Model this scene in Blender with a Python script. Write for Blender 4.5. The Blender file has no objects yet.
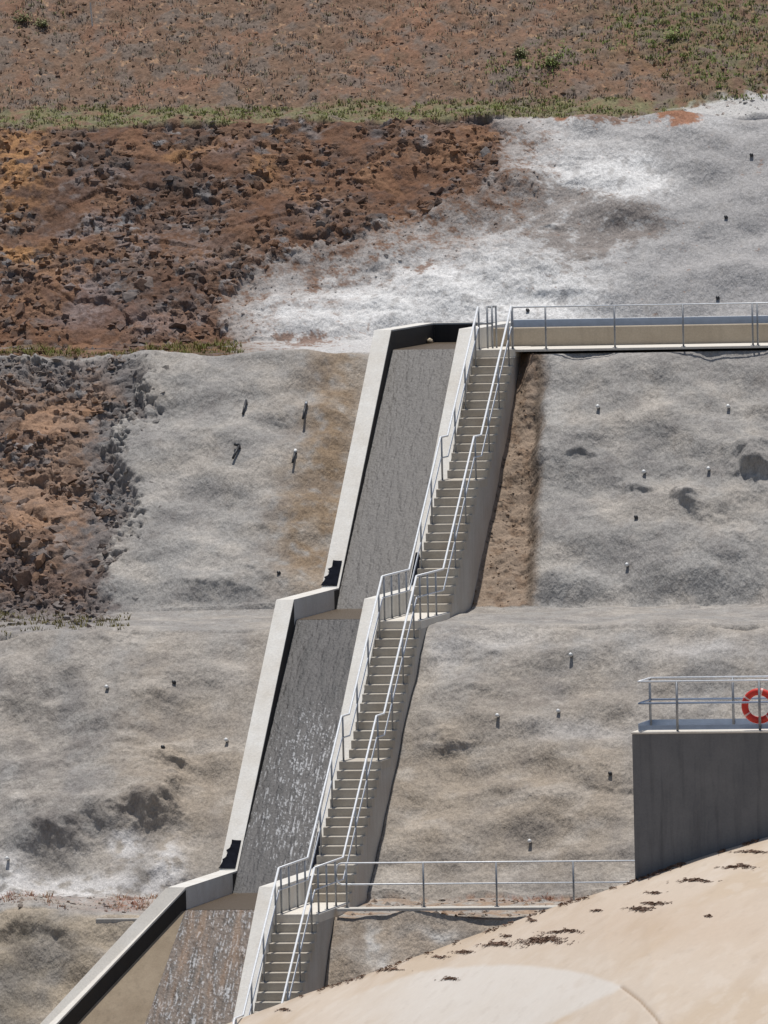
import bpy, bmesh, math, random
import numpy as np
from mathutils import Matrix, Vector

# ------------------------------------------------------------------ camera, sky, sun
S = bpy.context.scene
col = S.collection
rnd = random.Random(7)
rng = np.random.default_rng(11)
F = 12900.0; W, H = 768, 1024
YAW, PIT, ROLL = math.radians(11.5), math.radians(2.45), 0.0225
fw = np.array([-math.sin(YAW)*math.cos(PIT), math.cos(YAW)*math.cos(PIT), -math.sin(PIT)])
rt0 = np.array([math.cos(YAW), math.sin(YAW), 0.0]); up0 = np.cross(rt0, fw)
rt = math.cos(ROLL)*rt0 - math.sin(ROLL)*up0
up = math.sin(ROLL)*rt0 + math.cos(ROLL)*up0
def ray(px, py): return fw + rt*(px - W/2)/F - up*(py - H/2)/F
_o = ray(420.8, 620.4); CAM = -_o/np.linalg.norm(_o)*300.0
def proj(P):
    d = np.asarray(P, float) - CAM; z = d @ fw
    return W/2 + F*(d @ rt)/z, H/2 - F*(d @ up)/z
def onX(px, py, X): d = ray(px, py); return CAM + d*(X - CAM[0])/d[0]
def onY(px, py, Y): d = ray(px, py); return CAM + d*(Y - CAM[1])/d[1]

cam = bpy.data.cameras.new('camera'); camo = bpy.data.objects.new('camera', cam); col.objects.link(camo)
camo.matrix_world = Matrix(((rt[0], up[0], -fw[0], CAM[0]), (rt[1], up[1], -fw[1], CAM[1]), (rt[2], up[2], -fw[2], CAM[2]), (0, 0, 0, 1)))
cam.sensor_fit = 'VERTICAL'; cam.sensor_height = 24.0; cam.lens = F/H*24.0
cam.clip_start = 1.0; cam.clip_end = 5000.0
S.camera = camo

SUN = Vector((-0.05, 0.13, 0.97)).normalized()
w = bpy.data.worlds.new('World'); S.world = w; w.use_nodes = True
nt = w.node_tree; bg = nt.nodes['Background']
sky = nt.nodes.new('ShaderNodeTexSky'); sky.sky_type = 'NISHITA'; sky.sun_disc = False
sky.sun_elevation = math.asin(SUN.z); sky.sun_rotation = math.atan2(SUN.x, SUN.y)
nt.links.new(sky.outputs[0], bg.inputs[0]); bg.inputs[1].default_value = 0.075
sl = bpy.data.lights.new('sun', 'SUN'); sl.energy = 3.8; sl.angle = math.radians(0.55); sl.color = (1.0, 0.97, 0.925)
so = bpy.data.objects.new('sun', sl); col.objects.link(so)
so.rotation_euler = SUN.to_track_quat('Z', 'Y').to_euler(); so.location = (0, 0, 60)
S.view_settings.view_transform = 'Standard'; S.view_settings.look = 'None'
S.view_settings.exposure = 0.0; S.view_settings.gamma = 1.0; S.view_settings.use_curve_mapping = False

# ------------------------------------------------------------------ helpers
def tag(o, label=None, cat=None, group=None, kind=None):
    if label: o['label'] = label
    if cat: o['category'] = cat
    if group: o['group'] = group
    if kind: o['kind'] = kind
    return o
def empty(name, loc=(0, 0, 0)):
    o = bpy.data.objects.new(name, None); col.objects.link(o); o.location = loc; o.empty_display_size = 0.2
    return o
def link(name, me, mat=None, parent=None, smooth=False):
    o = bpy.data.objects.new(name, me); col.objects.link(o)
    if mat is not None:
        for m in (mat if isinstance(mat, list) else [mat]): me.materials.append(m)
    if parent is not None:
        o.parent = parent
        o.matrix_parent_inverse = Matrix.Translation(parent.location).inverted()
    if smooth: me.polygons.foreach_set('use_smooth', [True]*len(me.polygons))
    return o
class MB:
    def __init__(s): s.v = []; s.f = []
    def add(s, vs, fs):
        b = len(s.v); s.v += [tuple(v) for v in vs]; s.f += [tuple(b+i for i in f) for f in fs]; return s
    def box(s, x0, x1, y0, y1, z0, z1, ch=0.0):
        if ch <= 0:
            return s.add([(x0,y0,z0),(x1,y0,z0),(x1,y1,z0),(x0,y1,z0),(x0,y0,z1),(x1,y0,z1),(x1,y1,z1),(x0,y1,z1)],
                  [(0,3,2,1),(4,5,6,7),(0,1,5,4),(1,2,6,5),(2,3,7,6),(3,0,4,7)])
        c = ch   # chamfered top edge
        return s.add([(x0,y0,z0),(x1,y0,z0),(x1,y1,z0),(x0,y1,z0),(x0,y0,z1-c),(x1,y0,z1-c),(x1,y1,z1-c),(x0,y1,z1-c),
                      (x0+c,y0+c,z1),(x1-c,y0+c,z1),(x1-c,y1-c,z1),(x0+c,y1-c,z1)],
              [(0,3,2,1),(0,1,5,4),(1,2,6,5),(2,3,7,6),(3,0,4,7),(4,5,9,8),(5,6,10,9),(6,7,11,10),(7,4,8,11),(8,9,10,11)])
    def prism(s, poly, x0, x1):      # poly: list of (y,z), extruded along X
        n = len(poly); vs = [(x0, y, z) for y, z in poly] + [(x1, y, z) for y, z in poly]
        fs = [tuple(range(n)), tuple(range(2*n-1, n-1, -1))] + [(i, i+n, (i+1) % n + n, (i+1) % n) for i in range(n)]
        return s.add(vs, fs)
    def tube(s, path, r, n=8, cap=True):
        P = [Vector(p) for p in path]; rings = []
        for i, p in enumerate(P):
            a = P[i]-P[i-1] if i > 0 else P[1]-P[0]; b = P[i+1]-P[i] if i < len(P)-1 else P[-1]-P[-2]
            t = (a.normalized()+b.normalized()).normalized()
            u = t.cross(Vector((0, 0, 1)))
            if u.length < 1e-3: u = t.cross(Vector((1, 0, 0)))
            u.normalize(); v = t.cross(u)
            k = 1.0/max(0.5, t.dot(b.normalized()))
            rings.append([p + (u*math.cos(2*math.pi*j/n) + v*math.sin(2*math.pi*j/n)*k)*r for j in range(n)])
        vs = [q for R in rings for q in R]; fs = []
        for i in range(len(P)-1):
            for j in range(n): fs.append((i*n+j, i*n+(j+1) % n, (i+1)*n+(j+1) % n, (i+1)*n+j))
        if cap: fs += [tuple(range(n-1, -1, -1)), tuple((len(P)-1)*n+j for j in range(n))]
        return s.add(vs, fs)
    def mesh(s, name):
        me = bpy.data.meshes.new(name); me.from_pydata(s.v, [], s.f); me.update()
        bm = bmesh.new(); bm.from_mesh(me); bmesh.ops.recalc_face_normals(bm, faces=bm.faces[:]); bm.to_mesh(me); bm.free()
        return me
    def build(s, name, mat, parent=None, smooth=False): return link(name, s.mesh(name), mat, parent, smooth)

# ---- numpy noise
_perm = rng.permutation(256).astype(np.int64); _perm = np.concatenate([_perm, _perm, _perm])
_ga = rng.random(256)*2*math.pi; _gx, _gy = np.cos(_ga), np.sin(_ga); _rv = rng.random((256, 4))
def _h(ix, iy, seed): return _perm[_perm[(ix + seed*37) & 255] + (iy & 255)]
def pn(x, y, seed=0):
    x0 = np.floor(x).astype(np.int64); y0 = np.floor(y).astype(np.int64); fx = x-x0; fy = y-y0
    u = fx*fx*fx*(fx*(fx*6-15)+10); v = fy*fy*fy*(fy*(fy*6-15)+10)
    def g(i, j):
        h = _h(x0+i, y0+j, seed); return _gx[h]*(fx-i) + _gy[h]*(fy-j)
    a = g(0, 0); b = g(1, 0); c = g(0, 1); d = g(1, 1)
    return 1.5*((a+(b-a)*u) + ((c+(d-c)*u)-(a+(b-a)*u))*v)
def fbm(x, y, o=4, seed=0, gain=0.5):
    s = 0; a = 1.0; f = 1.0
    for k in range(o): s = s + a*pn(x*f+k*17.3, y*f+k*9.1, seed+k); a *= gain; f *= 2.03
    return s
def cells(x, y, seed=0):
    x0 = np.floor(x).astype(np.int64); y0 = np.floor(y).astype(np.int64)
    f1 = np.full(x.shape, 9.0); f2 = f1.copy(); hid = np.zeros(x.shape, np.int64); cx = np.zeros(x.shape); cy = np.zeros(x.shape)
    for i in (-1, 0, 1):
        for j in (-1, 0, 1):
            h = _h(x0+i, y0+j, seed); qx = x0+i+_rv[h, 0]; qy = y0+j+_rv[h, 1]
            d = np.hypot(qx-x, qy-y); m = d < f1
            f2 = np.where(m, f1, np.minimum(f2, d)); f1 = np.where(m, d, f1); hid = np.where(m, h, hid); cx = np.where(m, qx, cx); cy = np.where(m, qy, cy)
    return f1, f2, hid, x-cx, y-cy
def blocks(x, y, seed=0):
    """faceted rock relief: every cell is a tilted plane with its own height"""
    f1, f2, h, dx, dy = cells(x, y, seed)
    t = _rv[(h*7+3) & 255]
    return (t[..., 2]-0.5) + 1.5*(t[..., 0]-0.5)*dx + (1.6*(t[..., 1]-0.35))*dy - 0.35*np.clip(0.12-(f2-f1), 0, 1)/0.12, t[..., 3]
def sstep(a, b, x):
    t = np.clip((x-a)/(b-a), 0, 1); return t*t*(3-2*t)
def sdpoly(px, py, poly):
    """signed distance in pixels, positive inside"""
    d = np.full(px.shape, 1e9); ins = np.zeros(px.shape, bool); n = len(poly)
    for i in range(n):
        ax, ay = poly[i]; bx, by = poly[(i+1) % n]; ex, ey = bx-ax, by-ay
        t = np.clip(((px-ax)*ex+(py-ay)*ey)/(ex*ex+ey*ey+1e-9), 0, 1)
        d = np.minimum(d, np.hypot(px-ax-t*ex, py-ay-t*ey))
        c = ((ay > py) != (by > py)) & (px < ex*(py-ay)/((by-ay) if by != ay else 1e-9)+ax); ins ^= c
    return np.where(ins, d, -d)
def lin(r, g, b):
    f = lambda c: (c/255/12.92 if c/255 < 0.04045 else ((c/255+0.055)/1.055)**2.4)
    return np.array([f(r), f(g), f(b)])

# ---- materials
def newmat(name):
    m = bpy.data.materials.new(name); m.use_nodes = True; n = m.node_tree.nodes; b = n['Principled BSDF']; return m, n, m.node_tree.links, b
def nz(n, l, scale, detail=4, rough=0.6, vec=None, seed=0.0):
    t = n.new('ShaderNodeTexNoise'); t.inputs['Scale'].default_value = scale; t.inputs['Detail'].default_value = detail; t.inputs['Roughness'].default_value = rough
    if vec is not None: l.new(vec, t.inputs['Vector'])
    return t.outputs['Fac']
def mapr(n, l, s, a, b, c, d):
    m = n.new('ShaderNodeMapRange'); l.new(s, m.inputs[0]); m.inputs[1].default_value = a; m.inputs[2].default_value = b; m.inputs[3].default_value = c; m.inputs[4].default_value = d
    return m.outputs[0]
def mixc(n, l, fac, A, B, mode='MIX'):
    m = n.new('ShaderNodeMix'); m.data_type = 'RGBA'; m.blend_type = mode
    for s, i in ((fac, 0), (A, 6), (B, 7)):
        if hasattr(s, 'is_linked'): l.new(s, m.inputs[i])
        elif isinstance(s, (int, float)): m.inputs[i].default_value = s
        else: m.inputs[i].default_value = (*s[:3], 1)
    return m.outputs[2]
def objco(n, l, scale=(1, 1, 1), rot=(0, 0, 0)):
    g = n.new('ShaderNodeNewGeometry'); m = n.new('ShaderNodeMapping'); m.inputs['Scale'].default_value = scale; m.inputs['Rotation'].default_value = rot
    l.new(g.outputs['Position'], m.inputs['Vector']); return m.outputs['Vector']
def bump(n, l, b, h, strength, dist):
    k = n.new('ShaderNodeBump'); k.inputs['Strength'].default_value = strength; k.inputs['Distance'].default_value = dist
    l.new(h, k.inputs['Height']); l.new(k.outputs[0], b.inputs['Normal'])
def concrete(name, c, dirt=(0.25, 0.19, 0.13), amt=0.35, streak=0.3, rough=0.85, grain=0.12):
    m, n, l, b = newmat(name); v = objco(n, l)
    base = mixc(n, l, mapr(n, l, nz(n, l, 1.3, 6, 0.65, v), 0.35, 0.75, 0, amt), c, dirt)
    sv = objco(n, l, (6.0, 6.0, 0.5))
    base = mixc(n, l, mapr(n, l, nz(n, l, 1.0, 4, 0.6, sv), 0.5, 0.8, 0, streak), base, [x*0.45 for x in c])
    g = mapr(n, l, nz(n, l, 22.0, 5, 0.7, v), 0.25, 0.75, 1-grain, 1+grain)
    k = n.new('ShaderNodeVectorMath'); k.operation = 'SCALE'; l.new(base, k.inputs[0]); l.new(g, k.inputs['Scale'])
    l.new(k.outputs[0], b.inputs['Base Color']); b.inputs['Roughness'].default_value = rough; b.inputs['Specular IOR Level'].default_value = 0.25
    bump(n, l, b, nz(n, l, 30.0, 5, 0.65, v), 0.25, 0.02)
    return m
def attrmat(name, lo=0.75, hi=1.25, bscale=16.0, bstr=0.6, bdist=0.05, rough=0.95, fine=False):
    m, n, l, b = newmat(name); v = objco(n, l, (1.0, 0.62, 0.62))
    a = n.new('ShaderNodeAttribute'); a.attribute_name = 'Col'
    g1 = mapr(n, l, nz(n, l, 9.0, 6, 0.72, v), 0.28, 0.72, lo, hi)
    k = n.new('ShaderNodeVectorMath'); k.operation = 'SCALE'; l.new(a.outputs['Color'], k.inputs[0]); l.new(g1, k.inputs['Scale'])
    l.new(k.outputs[0], b.inputs['Base Color']); b.inputs['Roughness'].default_value = rough; b.inputs['Specular IOR Level'].default_value = 0.15
    if fine:
        g2 = mapr(n, l, nz(n, l, 26.0, 5, 0.75, v), 0.36, 0.60, 0.76, 1.10)  # speckle puts the shading of small bumps into the colour
        k2 = n.new('ShaderNodeVectorMath'); k2.operation = 'SCALE'; l.new(k.outputs[0], k2.inputs[0]); l.new(g2, k2.inputs['Scale']); l.new(k2.outputs[0], b.inputs['Base Color'])
    bump(n, l, b, nz(n, l, bscale, 2.5 if fine else 6, 0.6, v), bstr, bdist)
    return m
def plain(name, c, rough=0.6, metal=0.0, var=0.15, scale=12.0):
    m, n, l, b = newmat(name); v = objco(n, l)
    g = mapr(n, l, nz(n, l, scale, 4, 0.6, v), 0.3, 0.7, 1-var, 1+var)
    k = n.new('ShaderNodeVectorMath'); k.operation = 'SCALE'; k.inputs[0].default_value = c; l.new(g, k.inputs['Scale'])
    l.new(k.outputs[0], b.inputs['Base Color']); b.inputs['Roughness'].default_value = rough; b.inputs['Metallic'].default_value = metal
    return m

M = {}
M['terrain'] = attrmat('terrain_ground', 0.88, 1.12, 13.0, 0.65, 0.07, 0.95, True)
M['foliage'] = attrmat('foliage', 0.85, 1.15, 30, 0.1, 0.01, 0.8)
M['wall'] = concrete('chute_concrete', (0.72, 0.695, 0.645), (0.47, 0.39, 0.29), 0.42, 0.14, 0.85, 0.14)
M['stair'] = concrete('stair_concrete', (0.52, 0.475, 0.405), (0.31, 0.235, 0.155), 0.5, 0.12)
M['flank'] = concrete('flank_concrete', (0.50, 0.475, 0.435), (0.36, 0.29, 0.22), 0.5, 0.35)
M['landing'] = concrete('landing_concrete', (0.70, 0.655, 0.58), (0.45, 0.36, 0.26), 0.3, 0.0)
M['walkwall'] = concrete('walkway_wall_concrete', (0.47, 0.40, 0.31), (0.3, 0.24, 0.17), 0.4, 0.25)
M['stained'] = concrete('wet_stain_shade_concrete', (0.035, 0.034, 0.034), (0.06, 0.04, 0.02), 0.4, 0.4, 0.7)  # near-black tone holds wet stain and the painted shade of inner walls
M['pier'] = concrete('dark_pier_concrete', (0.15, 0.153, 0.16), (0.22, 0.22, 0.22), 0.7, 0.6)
M['crest'] = attrmat('crest_concrete', 0.965, 1.035, 30, 0.08, 0.006, 0.85)
M['steel'] = plain('galvanised_steel', (0.76, 0.77, 0.78), 0.5, 0.25, 0.12, 20)
M['steel_dull'] = plain('dark_shaded_steel', (0.30, 0.31, 0.325), 0.55, 0.6, 0.15, 20)  # darker copy of the rail steel, with the posts' shade in its colour
M['channel'] = plain('blue_grey_steel', (0.34, 0.41, 0.53), 0.4, 0.45, 0.1, 5)
M['black'] = plain('black_patch', (0.012, 0.013, 0.018), 1.0, 0.0, 0.3, 8); M['black'].node_tree.nodes['Principled BSDF'].inputs['Specular IOR Level'].default_value = 0.02
M['pvc'] = plain('white_plastic', (0.8, 0.8, 0.78), 0.5)
M['pipe'] = plain('dark_pipe', (0.035, 0.035, 0.038), 0.5)
M['red'] = plain('red_ring', (0.62, 0.035, 0.02), 0.5, 0, 0.08)
M['band'] = plain('pale_ring_band', (0.75, 0.5, 0.45), 0.5, 0, 0.05)
M['dryapron'] = concrete('dry_apron_concrete', (0.34, 0.27, 0.19), (0.22, 0.165, 0.11), 0.8, 0.5)
M['leaf'] = plain('dead_leaf', (0.21, 0.13, 0.09), 0.8, 0, 0.5, 9)
M['wood'] = plain('weathered_stake', (0.6, 0.57, 0.52), 0.8)

# ------------------------------------------------------------------ stepped chute and stair dimensions
RS, TR = 0.1965, 0.275
NOS = {}
def flight(y0, z0, n_up, n_all):
    """nosings (y,z,depth) of the treads below a landing whose front edge is y0,z0"""
    out = []; y = y0; z = z0
    for k in range(1, n_all):
        d = 1.15 if k == 15 else TR
        y -= d; z -= RS; out.append((y, z, d))
    return out
FL = [flight(12.35, 30*RS, 15, 30), flight(0.0, 0.0, 15, 30), flight(-12.3, -30*RS, 15, 22)]
SX0, SX1 = -0.98, 0.0                        # stair faces
RW0, RW1 = -1.42, -0.985                     # chute wall beside the stair
LW0, LW1 = -3.52, -3.10                      # far chute wall
WT = [(17.9, 6.40), (12.6, 6.40), (5.65, 0.50), (0.45, 0.50), (-6.5, -5.33), (-12.0, -5.30), (-18.0, -10.6)]   # wall top
FLR = [(17.9, 5.90), (12.65, 5.90), (5.2, 0.0), (0.62, 0.0), (-7.1, -5.82), (-12.1, -5.82), (-18.0, -11.1)]    # channel floor

Z3 = lambda Y: -5.30 + 0.883*(Y+12.0)          # wall top below the lowest bend
F3 = lambda Y: -5.82 + 0.895*(Y+12.1)          # floor plane there
def solve(px, py, fz):
    a, b = -20.0, -11.0
    for _ in range(50):
        m_ = (a+b)/2
        if onY(px, py, m_)[2] - fz(m_) > 0: a = m_
        else: b = m_
    return onY(px, py, (a+b)/2)
wing_i = solve(58, 1022, Z3); cin = np.array([LW1, -12.0, -5.30]); wd = wing_i - cin; wend = cin + wd*1.9
# ------------------------------------------------------------------ terrain sheet
PROF = [(90.0, 40.0), (27.0, 11.62), (25.0, 11.35), (18.3, 5.95), (14.0, 5.85), (6.1, -0.08), (0.7, -0.17), (-6.9, -5.92), (-10.45, -6.0), (-13.6, -9.6), (-17.5, -14.3)]
STEPS = [None, 0.09, 0.04, 0.10, 0.04, 0.09, 0.04, 0.08, 0.05, 0.3]
ys, zs, seg, sarc = [], [], [], []
s_acc = 0.0
for i in range(len(PROF)-1):
    (ya, za), (yb, zb) = PROF[i], PROF[i+1]; L = math.hypot(yb-ya, zb-za)
    if i == 0:
        dd = []; q = L; st = 0.065
        while q > 0:
            dd.append(q); q -= st
            if L-q > 0 and (L - (L-q)) and (len(dd) > 190): st *= 1.12
        t = np.array(sorted([1-x/L for x in dd]))
        t = 1-np.array(sorted([1-x for x in t], reverse=True))
        # fine near the bench, coarse far up the hill
        dist = [0.0]; st = 0.065
        while dist[-1] < L:
            dist.append(dist[-1]+st)
            if dist[-1] > 13: st *= 1.15
        t = np.array([max(0.0, 1-x/L) for x in dist[::-1]])[:-1]
    else:
        n = max(2, int(L/STEPS[i])); t = np.arange(n)/n
    for a in t:
        ys.append(ya+(yb-ya)*a); zs.append(za+(zb-za)*a); seg.append(i); sarc.append(s_acc+L*a)
    s_acc += L
ys.append(PROF[-1][0]); zs.append(PROF[-1][1]); seg.append(len(PROF)-2); sarc.append(s_acc)
ys, zs, seg, sarc = map(np.array, (ys, zs, seg, sarc))
# round the benches: average along arc length
def roundp(a, r):
    sg = np.arange(0, s_acc, 0.02); ag = np.interp(sg, sarc, a); k = int(r/0.02); ker = np.hanning(2*k+1); ker /= ker.sum()
    pad = np.concatenate([ag[0]+(ag[1]-ag[0])*np.arange(-k, 0), ag, ag[-1]+(ag[-1]-ag[-2])*np.arange(1, k+1)])
    return np.interp(sarc, sg, np.convolve(pad, ker, 'valid'))
ysr, zsr = roundp(ys, 0.55), roundp(zs, 0.55)
ty, tz = np.gradient(roundp(ysr, 0.5), sarc), np.gradient(roundp(zsr, 0.5), sarc); tl = np.hypot(ty, tz); ty /= tl; tz /= tl
ny, nz_ = tz, -ty                       # outward (towards the valley and up)
fine = np.arange(-17.2, 10.6, 0.0425)
lo = [-17.2]; st = 0.1
while lo[-1] > -60: lo.append(lo[-1]-st); st *= 1.15
hi = [fine[-1]]; st = 0.1
while hi[-1] < 50: hi.append(hi[-1]+st); st *= 1.15
xs = np.concatenate([np.array(lo[1:])[::-1], fine, np.array(hi[1:])])
NX, NR = len(xs), len(ys)
X = np.broadcast_to(xs[None, :], (NR, NX)); A = np.broadcast_to(sarc[:, None], (NR, NX)); SG = np.broadcast_to(seg[:, None], (NR, NX))
Yb = np.broadcast_to(ysr[:, None], (NR, NX)); Zb = np.broadcast_to(zsr[:, None], (NR, NX))
PX, PY = proj(np.stack([X, Yb, Zb], -1))

# region masks (each is a patch of ground with its own material)
wob = 10*fbm(X*1.1, A*1.1, 4, 3) + 8*fbm(X*4, A*4, 4, 9, 0.7)
D_rock = sdpoly(PX+wob, PY+wob*0.8, [(-900, 90), (478, 96), (505, 135), (492, 182), (440, 205), (395, 222), (330, 245), (250, 262), (222, 300), (232, 350), (238, 372), (-900, 376)])
C_rock = sdpoly(PX+wob*1.2, PY+wob, [(-900, 355), (125, 362), (152, 392), (150, 415), (132, 440), (118, 470), (140, 500), (138, 528), (108, 560), (112, 610), (100, 628), (-900, 634)])
is_E = SG <= 1; is_D = (SG == 2) | (SG == 3); is_C = (SG == 4) | (SG == 5); is_B = (SG == 6) | (SG == 7); is_A = SG >= 8
rockD = np.where(is_D, sstep(-8, 8, D_rock), 0.0); rockC = np.where(is_C, sstep(-10, 14, C_rock), 0.0)
rockC_core = np.where(is_C, sstep(18, 52, C_rock), 0.0)
rock = np.maximum(rockD, rockC)
soil = np.where(is_E, 1.0, 0.0)
shot = np.clip(1-rock-soil, 0, 1)
# the unsprayed strip of fill right beside the stair
stripR = 0.95 + 0.45*sstep(35.0, 45.0, A) + 0.10*pn(A*0.9, X*0.2, 5)
c0 = sarc[seg == 4][0]; c1 = sarc[seg == 5][0]; e0 = sarc[seg == 2][0]; b0 = sarc[seg == 6][0]; b1 = sarc[seg == 7][0]; a0 = sarc[seg == 8][0]
fC = np.clip((A-c0)/(c1-c0), 0, 1)
stripR = 0.42 + 0.98*fC + 0.10*pn(A*0.9, X*0.2, 5)
inC = np.where(SG == 4, 1.0, 0.0)
strip = inC*sstep(-0.05, 0.0, X)*(1-sstep(stripR-0.15, stripR+0.30, X+0.08*fbm(X*5, A*5, 3, 63)))
# ---- relief (metres along the slope normal)
d = np.zeros((NR, NX))
face = np.where((SG == 2) | (SG == 4) | (SG == 6) | (SG == 8), 1.0, 0.35)
sh = 0.23*fbm(X*0.42, A*0.55, 2, 21, 0.35) + 0.070*fbm(X*1.0, A*1.25, 2, 25, 0.35) + 0.012*fbm(X*2.8, A*1.9, 2, 27) + np.where(is_D, 0.006, 0.011)*fbm(X*8.0, A*5.2, 2, 29, 0.7)
sh += 0.05*np.clip(fbm(X*0.8, A*1.3, 2, 33), 0, 1)**2
d += shot*sh*face
bl1, r1 = blocks(X*0.9+0.25*A, A*1.15-0.2*X, 41); bl2, r2 = blocks(X*2.1+0.4*A, A*2.9-0.3*X, 43); bl3, r3 = blocks(X*4.2+0.5*A, A*6.4+0.8*X, 45)
bl4, r4 = blocks(X*9.0-2*A, A*11.0, 49)
stony = 0.28+0.72*sstep(-0.45, 0.20, fbm(X*0.55, A*0.75, 4, 46)); rk = 0.09*bl1 + stony*(0.075*bl2 + 0.055*bl3 + 0.032*bl4) + 0.18*fbm(X*0.5, A*0.5, 3, 47) + 0.05*fbm(X*2.4, A*1.8, 4, 48, 0.6)
d += rock*rk*np.where(face > 0.5, 1.0, 0.3)*np.where(is_D, 0.8, 1.0)
d += soil*(0.16*fbm(X*0.5, A*0.35, 3, 51) + 0.06*fbm(X*2.2, A*2.0, 3, 53) + 0.03*fbm(X*8, A*8, 2, 55))
# partly sprayed rock at the top right: rough under the white coat
topr = np.where(is_D, sstep(10, -120, D_rock)*0+sstep(420, 300, np.hypot(PX-520, (PY-190)*1.3)), 0.0)*(1-rock)
d += 0.28*topr*rk*np.where(SG == 2, 1.0, 0.2)*sstep(-260, -10, D_rock)
# shotcrete on the middle slope stands proud of the fill strip
prd = np.where(X > 0, np.maximum(sstep(stripR-0.25, stripR+0.30, X), sstep(0.45, 0.14, fC)), 1.0)
d += np.where(SG == 4, (1.0-0.72*fC), 0.0)*prd*sstep(0.0, 0.08, fC)*(1-sstep(0.90, 1.0, fC))*np.where(X > -3.0, 1.0, 0.62)*(1-0.6*rockC)
d += strip*(0.05*fbm(X*3, A*3, 3, 61) + 0.012*bl3)
# bulges, hollows and knobs seen on the sprayed faces: px, py, radius x, radius y, height
LEDGE = [(756, 488, 18, 15, 0.46), (690, 520, 14, 12, 0.28), (710, 530, 34, 12, 0.14), (640, 503, 24, 9, 0.16), (585, 474, 13, 7, 0.12), (700, 600, 36, 10, 0.07), (745, 552, 24, 10, 0.10),
         (455, 746, 18, 12, 0.16), (470, 690, 24, 14, 0.10), (520, 795, 36, 14, 0.08), (600, 785, 40, 16, 0.08), (490, 655, 18, 9, 0.10), (548, 690, 30, 10, 0.06),
         (168, 806, 13, 24, 0.34), (148, 816, 16, 28, 0.46), (122, 812, 18, 22, 0.20), (95, 820, 18, 22, 0.20), (62, 836, 24, 26, 0.32), (28, 846, 26, 20, 0.18), (176, 764, 14, 8, 0.18), (105, 725, 40, 26, 0.14), (170, 700, 30, 14, 0.06), (60, 780, 46, 20, 0.10), (30, 700, 40, 20, 0.10),
         (170, 880, 14, 26, 0.16), (12, 892, 18, 18, 0.2), (215, 592, 44, 9, 0.10), (250, 580, 30, 8, 0.08), (120, 640, 50, 6, 0.06), (548, 225, 14, 8, 0.10), (655, 136, 12, 9, 0.07), (512, 310, 26, 7, 0.08), (560, 290, 40, 12, 0.08), (35, 930, 30, 14, 0.12), (590, 335, 40, 8, 0.05)]
lr = random.Random(77)
for _ in range(70):
    a_, b_ = lr.uniform(0, 760), lr.uniform(370, 880); LEDGE.append((a_, b_, lr.uniform(6, 22), lr.uniform(4, 9), lr.uniform(0.015, 0.04)))
fe = np.zeros((NR, NX))
wx = 7*fbm(X*2.0, A*2.0, 3, 71); wy = 5*fbm(X*2.0, A*2.0, 3, 73)
for (fx_, fy_, rx, ry, am) in LEDGE:
    # a sprayed-over rock lip: swells out downwards, then cuts back sharply under its edge
    t_ = (PY+wy-fy_-0.10*(PX-fx_)+0.012*(PX+wx-fx_)**2/rx*2)/ry
    fe += am*np.exp(-((PX+wx-fx_)/rx)**2)*np.where(t_ < 0, np.exp(-(t_/1.4)**2), np.exp(-(t_/0.48)**2))
for (fx_, fy_, rx, ry, am) in ((125, 780, 55, 32, 0.30), (35, 800, 55, 30, 0.25), (30, 918, 46, 18, 0.22), (110, 690, 60, 26, 0.12), (560, 735, 70, 30, 0.16), (470, 690, 34, 24, 0.14), (600, 790, 60, 30, 0.14), (700, 560, 60, 24, 0.14), (600, 420, 60, 40, 0.12), (190, 470, 70, 50, 0.12)):
    fe += am*np.exp(-((PX+wx-fx_)/rx)**2-((PY+wy-fy_)/ry)**2)
d += fe*(1-rock)
# keep the ground under the concrete works
sink = sstep(-3.60, -3.42, X)*(1-sstep(-0.10, -0.01, X))*sstep(18.9, 18.2, Yb)
side = (X-(LW0-0.1))*wd[1] - (Yb+12.0)*wd[0]; side = side/np.hypot(wd[0], wd[1])   # distance from the wing wall line
sinkA = sstep(-0.25, -0.05, -side if ((-1-LW0)*wd[1]) < 0 else side)*(1-sstep(-0.10, -0.01, X))*np.where(SG >= 8, 1.0, 0.0)*sstep(a0-0.3, a0+0.8, A)
near = sstep(-4.5, -3.55, X)*(1-sstep(0.0, 0.45, X))*sstep(20.0, 18.5, Yb)
d = d*(1-0.55*near)
d = d - 0.75*sink - 1.2*sinkA*(1-sink)
xr = np.where((X > 0), 1.0, 0.0)
# retaining wall below the lower walkway is nearly vertical on the stair side
Yd = Yb + d*ny[:, None]; Zd = Zb + d*nz_[:, None]
k = xr*np.where(SG >= 8, 1.0, 0.0)
Yd = np.where(k > 0, -10.62 + 0.85*(Zd+6.05) - 0.9*d, Yd)
ug = (X > 0.03) & (Yd > 12.2) & (Yd < 14.7) & (SG >= 3) & (SG <= 4); Zd = np.where(ug, np.minimum(Zd, 5.76), Zd)
walkflat = np.where((X > -0.0) & ((SG == 7)), 1.0, 0.0)
Zd = Zd - 0.10*walkflat

# ---- ground colours (albedo)
def C3(*c): return lin(*c)
def mixa(base, colr, m): return base*(1-m[..., None]) + np.asarray(colr)*m[..., None]
n1 = fbm(X*0.6, A*0.6, 4, 81); n2 = fbm(X*2.5, A*2.5, 4, 83); n3 = fbm(X*9, A*9, 3, 85); n4 = fbm(X*0.9, A*0.25, 3, 87)
CO = np.zeros((NR, NX, 3)) + C3(150, 146, 141)
def g(px, py, rx, ry, p=1.0): return np.exp(-((((PX+8*n2)-px)/rx)**2 + (((PY+8*n1)-py)/ry)**2)**p)
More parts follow.
